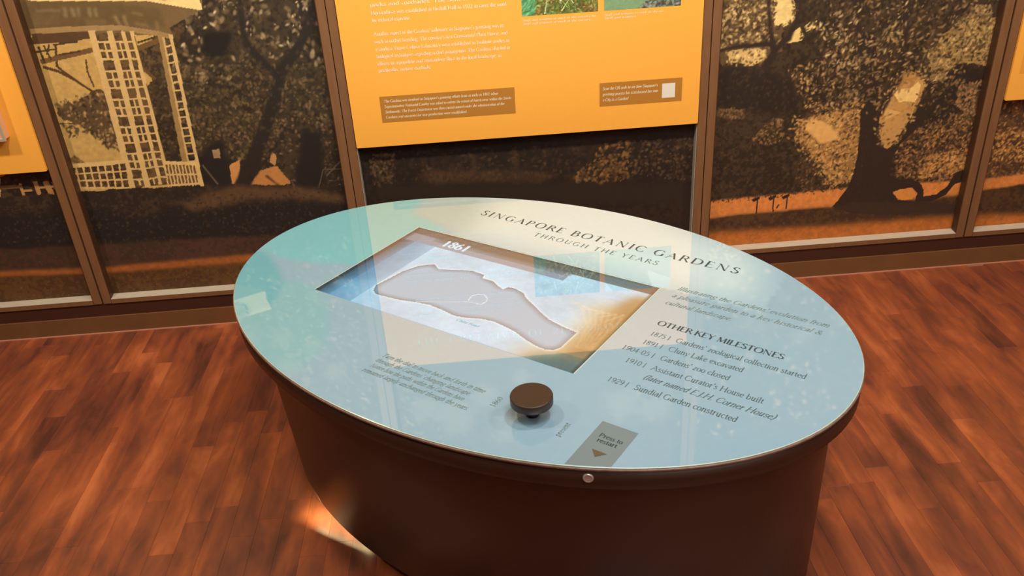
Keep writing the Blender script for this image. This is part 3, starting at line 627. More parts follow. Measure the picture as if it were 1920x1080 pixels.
# three little sign stands on the lawn
for (bx, by), (hx, hy) in (((1.0086, 0.2682), (1.008, 0.3215)), ((1.0702, 0.2695), (1.0691, 0.3228)), ((1.1191, 0.2784), (1.1185, 0.323))):
    K.line([(bx, by), (hx, hy)], .005, (46, 32, 26))
    K.fill([(hx - .022, hy + .004), (hx + .007, hy + .014), (hx + .009, hy + .004), (hx - .014, hy - .008)], (46, 32, 26))
K.line([(1.0828, 0.2835), (1.0895, 0.2957)], .006, (46, 32, 26))
def fringe(poly, n_, size, cols, off=.012):
    P = np.array(poly, float); Q = np.roll(P, -1, 0)
    L = np.hypot(*(Q - P).T)
    for k in range(len(P)):
        m_ = int(n_ * L[k] / L.sum())
        for _ in range(m_):
            t = RNG.random(); c = P[k] + (Q[k] - P[k]) * t + RNG.normal(size=2) * off
            K.dabs([(c[0] - 1e-3, c[1] - 1e-3), (c[0] + 1e-3, c[1] - 1e-3), (c[0] + 1e-3, c[1] + 1e-3), (c[0] - 1e-3, c[1] + 1e-3)], 1, size, cols, .5, .9, 1.0)
fringe([(1.447, 0.736), (1.4875, 0.7607), (1.5425, 0.7439), (1.5657, 0.7089), (1.5482, 0.65), (1.5274, 0.5844), (1.4952, 0.5142), (1.4391, 0.5026), (1.4184, 0.5731), (1.4151, 0.6312), (1.4424, 0.6729)], 170, .008, [(150, 116, 68), (84, 62, 40), (56, 42, 30), (196, 152, 90)], .008)
fringe([(1.1201, 0.6014), (1.1887, 0.629), (1.3399, 0.654), (1.281, 0.3518), (1.2089, 0.4603), (1.1436, 0.5254)], 420, .008, [(176, 130, 72), (96, 70, 44), (60, 46, 32), (196, 146, 82)], .014)
fringe([(0.9992, 1.0769), (1.0518, 1.0735), (1.0788, 0.9847), (1.075, 0.9543), (1.0408, 0.9394), (1.0077, 0.9502)], 90, .007, [(90, 70, 44), (60, 46, 30)], .006)
fringe([(1.557, 0.8066), (1.5943, 0.8806), (1.6405, 0.9229), (1.686, 0.9475), (1.7555, 0.7691), (1.6638, 0.8082), (1.6238, 0.7288), (1.5967, 0.6936)], 300, .009, [(150, 122, 74), (96, 74, 46), (56, 43, 31), (176, 146, 90)], .016)
K.dabs([(1.5626, 0.8063), (1.6582, 0.8355), (1.7112, 0.7133), (1.6175, 0.6638)], 150, .008, [(120, 92, 56), (150, 118, 72), (60, 46, 32)], .5, 1.)
fringe([(0.8205, 0.3305), (0.9675, 0.3353), (1.3314, 0.3436)], 120, .006, [(52, 40, 28), (76, 56, 36)], .006)
for (cx_, cz_, rad) in ((-.93, 1.20, .035), (-1.0, 1.30, .04), (-.93, 1.31, .05), (-.80, 1.33, .05), (-.80, 1.45, .06), (-.70, 1.38, .04), (-.62, 1.5, .05), (-.95, 1.45, .05), (-1.08, 1.42, .05), (-.16, 1.78, .10), (-.05, 1.68, .07), (-.28, 1.72, .07), (.10, 1.60, .05), (.52, 1.76, .09),
        (.93, 1.17, .03), (1.14, 1.31, .03), (1.18, 1.28, .025), (.93, 1.25, .02), (1.0, 1.42, .03), (1.07, 1.45, .035), (.66, 1.80, .08), (.05, 1.85, .09), (1.25, 1.5, .05), (1.4, 1.42, .05)):
    P_ = [(cx_ + rad * RNG.uniform(.7, 1.15) * math.cos(a), cz_ + rad * RNG.uniform(.7, 1.15) * math.sin(a)) for a in np.linspace(0, 2 * math.pi, 9)[:-1]]
    K.fill(P_, (134, 114, 78), amp=rad * .5, soft=7, alpha=.9)
    fringe(P_, int(500 * rad), .012, [(90, 72, 46), (60, 48, 32), (150, 124, 80)], .012)
K.C = K.C * (1 + 0.10 * (K.nF[..., None] - 0.5))

PZ0, PZ1 = 0.643, 1.4725
# ------------------------------------------------------------------ framed mural panels
GAIN_M = (1.14, 1.17, 1.27)
def mural_panel(label, x0, x1, xv0, xv1, ztop_fine, stile=0.031, silver=False):
    """x0..x1 picture opening; stiles lie outside it"""
    root = tag(empty('mural_panel', ((x0 + x1) / 2, RECESS, 0.121)), label, 'wall mural', 'framed sepia murals along the wall')
    ox, oz = (x0 + x1) / 2, 0.121
    put = lambda X, Z: np.c_[X - ox, np.zeros_like(X), Z - oz]
    zt = 2.32
    K.grid('picture', x0, x1, 0.135, ztop_fine, M['mural'], root, put, GAIN_M)
    K.grid('picture', x0, x1, ztop_fine, zt, M['mural'], root, put, GAIN_M, step=3)
    # solid backing board behind the print
    frame = struct(empty('trim_%d' % (3 + len([o for o in bpy.data.objects if o.name.startswith('trim_')])), ((x0 + x1) / 2, RECESS, 0.121)))
    box('backing_board', x0 - ox - .01, x1 - ox + .01, 0.0015, 0.011, 0.001, zt + .03 - oz, M['recess'], root)
    for s, e in ((-1, x0), (1, x1)):
        xa, xb = (e - stile, e) if s < 0 else (e, e + stile)
        box('stile', xa - ox + .0012, xb - ox - .0012, -RECESS, 0.0, 0.0, zt + .03 - oz, M['frame'], frame, bev=0.0018)
        bx = e - ox
        a, b_ = (bx - .0006, bx + .0018) if s < 0 else (bx - .0018, bx + .0006)
        box('bead', a, b_, -RECESS + .004, -0.001, 0.016, (PZ0 - .003 if silver else zt) - oz, M['bead'] if silver else M['frame_side'], frame)
    # bottom rail with a bright sloping ledge
    bm = bmesh.new()
    L0, L1 = x0 - ox, x1 - ox
    pts = [(-RECESS, 0.0), (-RECESS, 0.0175), (-0.002, 0.0175), (-0.002, 0.0)]
    a = [bm.verts.new((L0, y, z)) for y, z in pts]; b_ = [bm.verts.new((L1, y, z)) for y, z in pts]
    bm.faces.new(a); bm.faces.new(b_[::-1])
    for i in range(4): bm.faces.new((a[i], a[(i + 1) % 4], b_[(i + 1) % 4], b_[i]))
    bm_obj('bottom_rail', bm, M['frame'], frame)
    bm = bmesh.new()
    pts = [(-RECESS - .0005, 0.0175), (-RECESS - .0005, 0.0185), (-0.001, 0.023), (-0.001, 0.0175)]
    a = [bm.verts.new((L0 + .001, y, z)) for y, z in pts]; b_ = [bm.verts.new((L1 - .001, y, z)) for y, z in pts]
    bm.faces.new(a); bm.faces.new(b_[::-1])
    for i in range(4): bm.faces.new((a[i], a[(i + 1) % 4], b_[(i + 1) % 4], b_[i]))
    bm_obj('ledge', bm, M['ledge'], frame)
    box('top_rail', L0, L1, -RECESS, -0.001, zt - oz, zt + .03 - oz, M['frame'], frame, bev=.0015)
    return root

XA, XB, XC, XD, XE, XF, XG, XH = -2.36, -1.437, -1.371, -0.467, -0.405, 0.7625, 0.825, 1.766
mural_panel('sepia garden mural partly behind the orange board at the far left', XA, XB, 0, 0, 0.70)
mural_panel('sepia mural of a white trellis pavilion beside dark trees', XC, XD, 0, 0, 1.25)
mural_panel('dark sepia hedge mural under the big orange text board', XE, XF, 0, 0, 0.70, silver=True)
mural_panel('sepia mural of an old spreading tree on a lawn', XG, XH, 0, 0, 1.20)
mural_panel('sepia mural of sunlit bushes under the orange board at the far right', 1.832, 2.80, 0, 0, 0.80)

# ------------------------------------------------------------------ pen alphabet for all lettering
G = {
'A': (64, 't4,0 33,70|k30,70 58,0|t14,25 48,25|h4,0|h58,0'), 'B': (54, 'i11,0,70|c11,70 30,69 40,62 40,50 30,39 11,38|c26,38 44,34 48,20 40,4 26,0 11,0'),
'C': (64, 'c57,58 46,68 32,71 14,62 6,36 14,10 32,-1 46,2 58,12'), 'D': (68, 'i11,0,70|c11,70 34,69 56,56 61,35 56,14 34,1 11,0'),
'E': (50, 'i11,0,70|t11,70 42,70 42,62|t11,37 36,37|t11,0 45,0 46,9'), 'F': (48, 'i11,0,70|t11,70 42,70 42,62|t11,37 34,37'),
'G': (68, 'c57,58 46,68 32,71 14,62 6,36 14,10 32,-1 48,3 57,8|j57,4,30|h57,30'), 'H': (70, 'i12,0,70|i57,0,70|t12,37 57,37'),
'I': (24, 'i12,0,70'), 'J': (30, 'j18,8,70|c18,8 14,-8 4,-14|h18,70'), 'K': (60, 'i11,0,70|t11,34 46,70|k24,46 54,0|h46,70|h54,0'),
'L': (48, 'i11,0,70|t11,0 43,0 45,10'), 'M': (80, 't12,0 14,70|k14,70 38,4|t38,4 64,70|k64,70 68,0|h12,0|h68,0'),
'N': (72, 't12,0 12,70|k12,70 58,0|t58,0 58,70|h12,0|h58,70|h8,70'), 'O': (72, 'c36,71 14,62 6,35 14,8 36,-1 58,8 66,35 58,62 36,71'),
'P': (52, 'i11,0,70|c11,70 32,69 44,60 44,46 32,36 11,35'), 'Q': (72, 'c36,71 14,62 6,35 14,8 36,-1 58,8 66,35 58,62 36,71|k34,2 66,-14'),
'R': (58, 'i11,0,70|c11,70 32,69 42,60 42,48 32,38 11,37|k28,37 56,0|h56,0'), 'S': (46, 'c38,60 30,70 16,69 8,58 14,44 30,34 40,22 36,6 22,-1 8,6 6,14'),
'T': (58, 'i29,0,70|t4,60 5,70 53,70 54,60'), 'U': (68, 'j13,16,70|c13,18 18,4 34,-1 50,4 56,18|t56,18 56,70|h13,70|h56,70'),
'V': (62, 'k6,70 32,0|t32,0 56,70|h6,70|h56,70'), 'W': (88, 'k6,70 26,0|t26,0 44,70|k44,70 62,0|t62,0 82,70|h6,70|h82,70'),
'Y': (58, 'k6,70 29,34|t29,34 52,70|j29,0,34|h6,70|h52,70|h29,0'), 'Z': (54, 't8,70 48,70|k48,70 6,0|t6,0 50,0'),
'a': (38, 'c8,40 18,46 28,42 29,30|j29,2,32|c29,26 12,24 6,12 14,0 28,8|t29,4 35,1'), 'b': (44, 'j10,0,72|c10,36 22,46 36,38 38,22 30,2 18,-1 10,6|t4,70 10,72'),
'c': (36, 'c32,38 22,46 10,38 6,22 12,4 22,-1 33,6'), 'd': (44, 'c34,36 22,46 8,36 6,20 14,1 24,-1 34,8|j34,0,72|t28,70 34,72'),
'e': (38, 't7,26 33,28|c33,28 28,44 18,45 8,36 6,20 14,2 24,-1 34,8'), 'f': (26, 'j12,0,56|c12,54 16,70 28,70|t4,43 24,43|h12,0'),
'g': (40, 'c20,46 8,40 8,26 20,18 32,26 32,40 20,46|c14,20 8,12 30,6 34,-8 18,-20 4,-10 12,4|t30,42 38,46'), 'h': (46, 'i10,0,72|c10,34 22,46 34,42 35,30|j35,0,32|h35,0'),
'i': (22, 'i11,0,44|d11,62'), 'j': (20, 'j11,-8,44|c11,-8 4,-18 0,-16|d11,62'), 'k': (42, 'i10,0,72|t10,22 32,44|k18,28 38,0'), 'l': (22, 'i11,0,72'),
'm': (66, 'i9,0,45|c9,34 20,46 30,42 31,30|j31,0,32|c31,34 42,46 52,42 53,30|j53,0,32|h53,0|h31,0'), 'n': (46, 'i10,0,45|c10,34 22,46 34,42 35,30|j35,0,32|h35,0'),
'o': (42, 'c21,46 9,40 6,22 9,5 21,-1 33,5 36,22 33,40 21,46'), 'p': (44, 'i10,-20,45|c10,36 22,46 36,38 38,22 30,2 18,-1 10,6'),
'q': (44, 'c34,36 22,46 8,36 6,20 14,1 24,-1 34,8|i34,-20,45'), 'r': (30, 'i10,0,45|c10,32 18,44 28,44'), 's': (32, 'c27,38 18,46 8,40 9,30 22,22 28,12 20,0 10,0 5,8'),
't': (26, 'j12,8,58|c12,8 16,0 26,4|t3,43 24,43'), 'u': (46, 'j11,12,44|c11,14 14,2 24,0 34,10|i34,0,44|h11,44'), 'v': (40, 'k5,44 20,0|t20,0 35,44|h5,44|h35,44'),
'w': (60, 'k5,44 18,0|t18,0 30,44|k30,44 43,0|t43,0 55,44|h5,44|h55,44'), 'x': (40, 'k6,44 34,0|t34,44 6,0|h6,44|h34,0'), 'y': (40, 'k5,44 21,2|t35,44 18,-12 6,-20|h5,44|h35,44'),
'z': (36, 't6,44 30,44|k30,44 5,0|t5,0 31,0'), '0': (44, 'c22,71 10,60 6,35 10,10 22,-1 34,10 38,35 34,60 22,71'), '1': (44, 'k22,0 22,70|t12,60 22,70|h22,0'),
'2': (44, 'c8,56 14,70 30,70 35,54 24,30 6,2|k6,1 38,1'), '3': (44, 'c8,62 20,71 34,60 30,44 18,38|c18,38 36,32 34,8 18,-1 6,4'),
'4': (44, 't28,70 4,20|t4,20 40,20|j28,0,70'), '5': (44, 't12,70 34,70|t12,70 10,40|c10,40 26,44 36,26 28,4 14,-1 6,4'), '6': (44, 'c32,70 14,56 6,26 12,3 22,-1 34,6 37,22 30,38 18,40 8,28'),
'7': (44, 't6,68 38,68|k38,68 16,0'), '8': (44, 'c22,71 10,62 12,46 32,30 37,14 22,-1 7,14 12,32 32,46 34,62 22,71'), '9': (44, 'c12,0 30,14 38,44 32,67 22,71 10,64 7,48 14,32 26,30 36,42'),
'.': (20, 'd10,3'), ',': (20, 'd10,3|t10,2 6,-12'), "'": (18, 'k10,72 7,56'), '|': (24, 'j12,-8,72'), '-': (28, 't5,26 23,26'), '(': (26, 'c20,78 8,50 8,20 20,-12'), ')': (26, 'c6,78 18,50 18,20 6,-12'),
'!': (22, 'k11,72 11,20|d11,3'), '&': (62, 'c52,30 36,6 20,-1 6,12 14,30 34,46 34,64 22,70 14,60 20,40 44,8 58,0'), ' ': (24, ''),
}
def catmull(P):
    out = []
    n_ = len(P); closed = P[0] == P[-1]
    for i in range(n_ - 1):
        p0 = P[i - 1] if i > 0 else (P[-2] if closed else P[0]); p1 = P[i]; p2 = P[i + 1]
        p3 = P[i + 2] if i + 2 < n_ else (P[1] if closed else P[-1])
        for s in range(3):
            t = s / 3
            out.append(tuple(0.5 * (2 * b + (c - a) * t + (2 * a - 5 * b + 4 * c - d) * t * t + (3 * b - a - 3 * c + d) * t ** 3) for a, b, c, d in zip(p0, p1, p2, p3)))
    out.append(P[-1])
    return out
def glyph_quads(ch, thin, thick):
    adv, src = G.get(ch, G['o'])
    Q = []
    def stroke(P, mode):
        for (xa, ya), (xb, yb) in zip(P[:-1], P[1:]):
            dx, dy = xb - xa, yb - ya; L = math.hypot(dx, dy)
            if L < 1e-6: continue
            if mode == 't': wd = thin
            elif mode == 'k': wd = thick
            else: wd = thin + (thick - thin) * (abs(dy) / L) ** 1.6
            if mode == 'k' or (mode != 't' and abs(dy) > abs(dx)):
                h = wd / 2          # broad nib held level: width along x
                Q.append(((xa - h, ya), (xa + h, ya), (xb + h, yb), (xb - h, yb)) if abs(dy) > 1 else ((xa, ya - h), (xb, yb - h), (xb, yb + h), (xa, ya + h)))
            else:
                nx, ny = -dy / L * wd / 2, dx / L * wd / 2
                Q.append(((xa - nx, ya - ny), (xb - nx, yb - ny), (xb + nx, yb + ny), (xa + nx, ya + ny)))
    for st in src.split('|'):
        if not st: continue
        k, body = st[0], st[1:]
        if k in 'ij':
            x, y0, y1 = (float(v) for v in body.split(','))
            stroke([(x, y0), (x, y1)], 'k')
            if k == 'i':
                for y in (y0, y1): stroke([(x - 8, y), (x + 8, y)], 't')
        elif k == 'h':
            x, y = (float(v) for v in body.split(','))
            stroke([(x - 7, y), (x + 7, y)], 't')
        elif k == 'd':
            x, y = (float(v) for v in body.split(','))
            Q.append(((x - 4, y - 4), (x + 4, y - 4), (x + 4, y + 4), (x - 4, y + 4)))
        else:
            P = [tuple(float(v) for v in q.split(',')) for q in body.split()]
            if k == 'c': stroke(catmull(P), 'c')
            else: stroke(P, k)
    return adv, Q
def lettering(name, text, x0, x1, y, cap, mat, parent, put, thin=3.5, thick=10, italic=0.0, track=None, fit=True, yslope=0.0):
    """writes text from x0 to x1 on baseline y, cap height cap (metres); put maps (x,y)->xyz"""
    s = cap / 70.0
    if track is not None: pass
    advs = [G.get(c, G['o'])[0] for c in text]
    nat = sum(advs) * s
    tr = 0.0; xs = 1.0
    if fit:
        if track is None: xs = (x1 - x0) / nat
        else: tr = ((x1 - x0) - nat) / max(1, len(text) - 1)
    V, F = [], []
    px = x0
    for ch in text:
        adv, Q = glyph_quads(ch, thin, thick)
        for q in Q:
            b0 = len(V)
            for (a, b_) in q:
                X = px + a * s * xs + b_ * s * italic; Y = y + b_ * s + yslope * (px - x0)
                V.append(put(X, Y))
            F.append((b0, b0 + 1, b0 + 2, b0 + 3))
        px += adv * s * xs + tr
    if not V: return None
    return mesh_np(name, V, F, mat, parent)

# ------------------------------------------------------------------ orange information boards
PZ0, PZ1 = 0.643, 1.4725
def words(name, text, x0, x1, y, cap, mat, parent, put, thin=3.5, thick=10):
    s = cap / 70.0
    advs = [G[c][0] * s for c in text]
    tr = ((x1 - x0) - sum(advs)) / max(1, len(text) - 1)
    px = x0; start = x0; cur = ''
    for k, ch in enumerate(text + ' '):
        if ch == ' ':
            if cur: lettering(name, cur, start, px - tr, y, cap, mat, parent, put, thin, thick, track=1)
            cur = ''
            if k < len(text): px += advs[k] + tr
            start = px
        else:
            cur += ch; px += advs[k] + tr
def rounded_board(name, x0, x1, z0, z1, y0, y1, r, mat, parent):
    bm = bmesh.new()
    pts = []
    for cx, cz, a0 in ((x1 - r, z0 + r, -90), (x1 - r, z1 - r, 0), (x0 + r, z1 - r, 90), (x0 + r, z0 + r, 180)):
        for k in range(6):
            a = math.radians(a0 + k * 18)
            pts.append((cx + r * math.cos(a), cz + r * math.sin(a)))
    prism_xz(bm, pts, y0, y1)
    return bm_obj(name, bm, mat, parent)
def board(label, x0, x1, zt=PZ1):
    o = tag(empty('information_board', ((x0 + x1) / 2, -0.006, PZ0)), label, 'information board', 'orange information boards on the wall')
    rounded_board('board_face', x0 - (x0 + x1) / 2, x1 - (x0 + x1) / 2, 0, zt - PZ0, 0.0, 0.039, 0.004, M['orange'], o)
    return o
big = board('large orange board with two photos and white paragraphs, behind the table', XE + .0015, XF - .0015)
bx = (XE + XF) / 2
def onboard(X, Z): return (X - bx, -0.0006, Z - PZ0)
def rect_on(name, x0, x1, z0, z1, mat, lift=-0.0004, parent=None, ox=None, slope=0.0):
    ox = bx if ox is None else ox
    return mesh_np(name, [(x0 - ox, lift, z0 - PZ0), (x1 - ox, lift, z0 - PZ0), (x1 - ox, lift, z1 - PZ0), (x0 - ox, lift, z1 - PZ0)], [(0, 1, 2, 3)], mat, parent)
lines = [
 ("parks and roadsides. The School of Ornamental", 1.100, .155), ("Horticulture was established at Burkill Hall in 1972 to meet the need", 1.075, .130), ("for technical expertise.", 1.053, -.175),
 ("Another aspect of the Gardens' influence in Singapore's greening was its", 1.010, .118), ("work in orchid breeding. The country's first Ornamental Plant House, and", .986, .128),
 ("a modern Tissue Culture Laboratory were established to facilitate studies in", .962, .133), ("biological techniques regarding orchid propagation. The Gardens also led in", .939, .134),
 ("efforts to repopulate and reintroduce flora to the local landscape, in", .916, .105), ("particular native orchids.", .894, -.125)]
for t_, z_, xe in lines:
    lettering('text_line', t_, -.297, xe, z_, .0115, M['cream_ink'], big, onboard, 6, 11)
# two-line title high on the board
words('title_word', 'THE GREENING OF SINGAPORE', -.29, .54, 1.352, .030, M['cream_ink'], big, onboard, 6, 12)
for k, (t_, xe) in enumerate((("The Gardens played a part in making the city green from its", .12), ("early years, raising trees and shrubs for its streets and parks.", .13),
     ("Its staff gave advice, grew planting stock and trained", .10), ("gardeners for the new parks, roads and housing estates.", .12))):
    lettering('text_line', t_, -.297, xe, 1.25 - .024 * k, .0115, M['cream_ink'], big, onboard, 6, 11)
c1 = rect_on('caption_box', -.306, .1405, .725, .8135, M['box_ink'], parent=big)
def onbox(X, Z): return (X - bx, -0.0009, Z - PZ0)
for t_, z_, xe in (("The Gardens was involved in Singapore's greening efforts from as early as 1883, when", .793, .085), ("Superintendent Nathaniel Cantley was asked to survey the extent of forest cover within the Straits", .775, .128),
                   ("Settlements. The Forest Department was then commissioned under the administration of the", .757, .104), ("Gardens and nurseries for tree production were established.", .739, -.022)):
    lettering('caption_line', t_, -.293, xe, z_, .0088, M['cream_ink'], c1, onbox, 6, 10, italic=.2)
c2 = rect_on('caption_box', .4235, .7015, .7265, .806, M['box_ink'], parent=big)
for t_, z_, xe in (("Scan the QR code to see how Singapore's", .782, .618), ("greening process has transformed her into", .763, .620), ("a City in a Garden!", .744, .520)):
    lettering('caption_line', t_, .434, xe, z_, .0095, M['cream_ink'], c2, onbox, 6, 10, italic=.2)
sq = mesh_np('white_square', [(.634 - bx, -.0008, .741 - PZ0), (.678 - bx, -.0008, .741 - PZ0), (.678 - bx, -.0008, .790 - PZ0), (.634 - bx, -.0008, .790 - PZ0)], [(0, 1, 2, 3)], M['white_tile'], c2)
# the two photographs printed on the board
P1 = Canvas(.177, .420, 1.0387, 1.2112, .0018, (110, 120, 60), 21)
f1 = [(.17, 1.03), (.43, 1.03), (.43, 1.22), (.17, 1.22)]
P1.fill(f1, (120, 96, 46), tex=(84, 104, 48), thr=.5)
P1.dabs(f1, 1500, .007, [(150, 118, 60), (96, 74, 38), (120, 150, 60), (190, 190, 120), (70, 90, 40)], .4, 1.2)
P1.fill([(.17, 1.03), (.205, 1.03), (.222, 1.06), (.215, 1.10), (.17, 1.13)], (84, 150, 96), amp=.008, tex=(120, 186, 130))
P1.dabs([(.17, 1.03), (.21, 1.03), (.222, 1.06), (.215, 1.10), (.17, 1.13)], 90, .012, [(130, 196, 140), (70, 132, 84)], .25, .9, .3)
for a_ in range(26):
    x_ = RNG.uniform(.24, .40); z_ = RNG.uniform(1.04, 1.2); an = RNG.uniform(.3, 2.8); ln = RNG.uniform(.02, .05)
    P1.line([(x_, z_), (x_ + ln * math.cos(an), z_ + ln * math.sin(an))], .003, [(214, 226, 160), (150, 196, 84), (232, 236, 196)][a_ % 3], .001)
P2 = Canvas(.4395, .6865, 1.0387, 1.2112, .0018, (120, 150, 110), 22)
f2 = [(.43, 1.03), (.70, 1.03), (.70, 1.22), (.43, 1.22)]
P2.fill(f2, (126, 158, 116), var=.06)
P2.fill([(.43, 1.12), (.70, 1.10), (.70, 1.22), (.43, 1.22)], (150, 164, 150), amp=.01, soft=4)
P2.dabs([(.53, 1.03), (.70, 1.03), (.70, 1.08), (.62, 1.075), (.56, 1.05)], 380, .006, [(60, 74, 56), (110, 92, 96), (150, 156, 150), (80, 60, 66)], .5, 1.)
P2.fill([(.44, 1.17), (.47, 1.21), (.44, 1.215)], (214, 222, 214)); P2.fill([(.60, 1.13), (.69, 1.175), (.69, 1.22), (.62, 1.22)], (206, 218, 214), amp=.004)
for cv, x0, x1 in ((P1, .177, .420), (P2, .4395, .6865)):
    cv.grid('photograph', x0, x1, 1.0387, 1.2112, M['photo'], big, lambda X, Z: np.c_[X - bx, np.full_like(X, -.0005), Z - PZ0], (1.0, 1.05, 1.15))
for x0, x1, z_ in ((.178, .412, 1.0225), (.178, .396, 1.012), (.4405, .630, 1.0225), (.4405, .545, 1.012)):
    lettering('caption_line', 'Staff and trainees at work in the nursery beds'[:int((x1 - x0) * 190)], x0, x1, z_, .0062, M['cream_ink'], big, onboard, 8, 11, italic=.2)

left = board('orange board cut off by the left edge, carrying a small display case', XA + .05, XB - .0015)
right = board('orange board at the right edge of the picture', 1.8335, 2.78)
rect_on('caption_box', 1.8625, 2.30, .736, .812, M['box_ink_pale'], parent=right, ox=(1.8335 + 2.78) / 2)
# small display case on the left board
dc = tag(empty('display_case', (-1.709, -0.006, 0.767)), 'small silver-edged display case mounted on the far-left orange board', 'display case')
box('case_back', -.19, .19, -.036, 0.0, 0.003, .36, M['case'], dc, bev=.002)
for nm, q in (('case_edge', (-.193, .193, -.040, -.032, 0.0, .008)), ('case_edge', (-.193, .193, -.040, -.032, .355, .363)), ('case_edge', (.187, .193, -.040, -.032, 0.008, .355)), ('case_edge', (-.193, -.187, -.040, -.032, 0.008, .355))):
    box(nm, *q, M['bead'], dc)

# ------------------------------------------------------------------ the oval display table
TZ = 0.6104; EA, EB = 0.7784, 0.5306; ROT = math.radians(-37.54)
tab_ = tag(empty('display_table', (0.0645, -1.044, 0.0), ROT), 'oval interactive table with pale glass top, lit map screen and dark brown drum base', 'display table')
NSEG = 160
def ring(a, b_, z, n_=NSEG): return [(a * math.cos(2 * math.pi * k / n_), b_ * math.sin(2 * math.pi * k / n_), z) for k in range(n_)]
def loft(name, rings, mat, parent, cap0=True, cap1=True, smooth=True):
    V = [v for r in rings for v in r]; n_ = len(rings[0]); F = []
    for i in range(len(rings) - 1):
        for k in range(n_):
            F.append((i * n_ + k, i * n_ + (k + 1) % n_, (i + 1) * n_ + (k + 1) % n_, (i + 1) * n_ + k))
    if cap0: F.append(tuple(range(n_))[::-1])
    if cap1: F.append(tuple((len(rings) - 1) * n_ + k for k in range(n_)))
    o = mesh_np(name, V, F, mat, parent)
    if smooth:
        for f in o.data.polygons: f.use_smooth = len(f.vertices) == 4
    return o
# recessed plinth, drum, band, trim, glass
loft('plinth', [ring(.690, .385, 0.0), ring(.690, .385, .056)], M['kiosk'], tab_)
loft('drum', [ring(.729, .425, .054), ring(.733, .429, .058), ring(.735, .487, .556), ring(.735, .487, .562)], M['kiosk'], tab_)
loft('band', [ring(.735, .487, .5575), ring(.7755, .5277, .5585), ring(.778, .530, .561), ring(.778, .530, .6015)], M['band'], tab_)
loft('edge_trim', [ring(.7775, .5297, .6015), ring(.7805, .5327, .6020), ring(.7805, .5327, .6068), ring(.7775, .5297, .6074)], M['trim'], tab_)
glass = loft('glass_top', [ring(.7765, .5287, .6072), ring(.7784, .5306, .6078), ring(.7784, .5306, .6092), ring(.7766, .5288, TZ)], M['glass_edge'], tab_, smooth=False)
# face of the glass top: elliptic grid carrying the colours, painted light and shade included
SX0, SX1, SY0, SY1 = -0.4525, 0.2785, -0.208, 0.193
TC = Canvas(-.79, .79, -.54, .54, .005, (150, 176, 182), 41)
TC.fill([(-.8, -.6), (.8, -.6), (.8, .6), (-.8, .6)], (136, 170, 194))
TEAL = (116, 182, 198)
# left-end shapes: pools of light and shade painted into the tabletop colour
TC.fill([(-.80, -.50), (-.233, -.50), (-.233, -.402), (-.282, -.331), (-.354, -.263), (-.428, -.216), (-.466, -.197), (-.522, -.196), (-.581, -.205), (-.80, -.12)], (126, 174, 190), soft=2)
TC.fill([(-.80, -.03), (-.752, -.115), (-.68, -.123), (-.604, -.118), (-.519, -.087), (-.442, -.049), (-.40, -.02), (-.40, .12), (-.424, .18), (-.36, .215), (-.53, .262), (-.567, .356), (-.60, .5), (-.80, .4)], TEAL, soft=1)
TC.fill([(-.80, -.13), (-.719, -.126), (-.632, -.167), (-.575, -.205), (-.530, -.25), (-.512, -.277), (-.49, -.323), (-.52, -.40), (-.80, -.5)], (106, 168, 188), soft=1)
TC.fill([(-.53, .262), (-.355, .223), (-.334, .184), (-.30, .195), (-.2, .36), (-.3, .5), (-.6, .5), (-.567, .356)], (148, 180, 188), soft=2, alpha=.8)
TC.fill([(-.3, .21), (.50, .21), (.45, .45), (-.1, .6), (-.4, .5)], (192, 216, 228), soft=10, alpha=.8)  # pale glare along the far side, painted into the colour
rr = [0.0] + list(np.linspace(.03, 1.0, 70))
V, cols = [], []
NT = 220
for r_ in rr[1:]:
    for k in range(NT):
        a = 2 * math.pi * k / NT
        V.append((.7766 * r_ * math.cos(a), .5288 * r_ * math.sin(a), TZ + .0003))
V.append((0, 0, TZ + .0003))
F = []
for i in range(len(rr) - 2):
    for k in range(NT):
        F.append((i * NT + k, (i + 1) * NT + k, (i + 1) * NT + (k + 1) % NT, i * NT + (k + 1) % NT))
for k in range(NT): F.append((len(V) - 1, k, (k + 1) % NT))
face = mesh_np('tabletop_face', V, F, M['tabletop'], glass)
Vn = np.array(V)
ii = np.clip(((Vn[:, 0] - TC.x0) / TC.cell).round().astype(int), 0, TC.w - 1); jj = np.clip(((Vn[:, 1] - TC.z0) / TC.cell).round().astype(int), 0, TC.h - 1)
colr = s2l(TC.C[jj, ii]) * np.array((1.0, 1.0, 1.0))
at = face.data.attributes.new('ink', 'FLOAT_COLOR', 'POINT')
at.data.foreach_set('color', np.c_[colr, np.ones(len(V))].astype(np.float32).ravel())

# lit screen under the glass
SC = Canvas(SX0, SX1, SY0, SY1, .0018, (170, 214, 230), 51)
full = [(SX0 - .1, SY0 - .1), (SX1 + .1, SY0 - .1), (SX1 + .1, SY1 + .1), (SX0 - .1, SY1 + .1)]
SC.fill(full, (168, 206, 226), var=.02)
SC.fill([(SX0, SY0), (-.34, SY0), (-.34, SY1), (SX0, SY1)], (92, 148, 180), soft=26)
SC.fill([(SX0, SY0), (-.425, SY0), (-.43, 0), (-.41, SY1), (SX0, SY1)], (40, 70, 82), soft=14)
SC.fill([(.10, SY0 - .1), (.30, SY0 - .1), (.30, .09), (.17, .06), (.20, -.04)], (178, 168, 132), soft=16, alpha=.9)
SC.fill([(.215, SY0 - .1), (.30, SY0 - .1), (.30, .16), (.235, .12)], (140, 118, 80), soft=8, alpha=.9)
SC.fill([(.12, SY0 - .1), (.30, SY0 - .1), (.30, SY0 + .05), (.24, SY0 + .05), (.17, SY0 + .02)], (74, 104, 104), soft=10, alpha=.9)
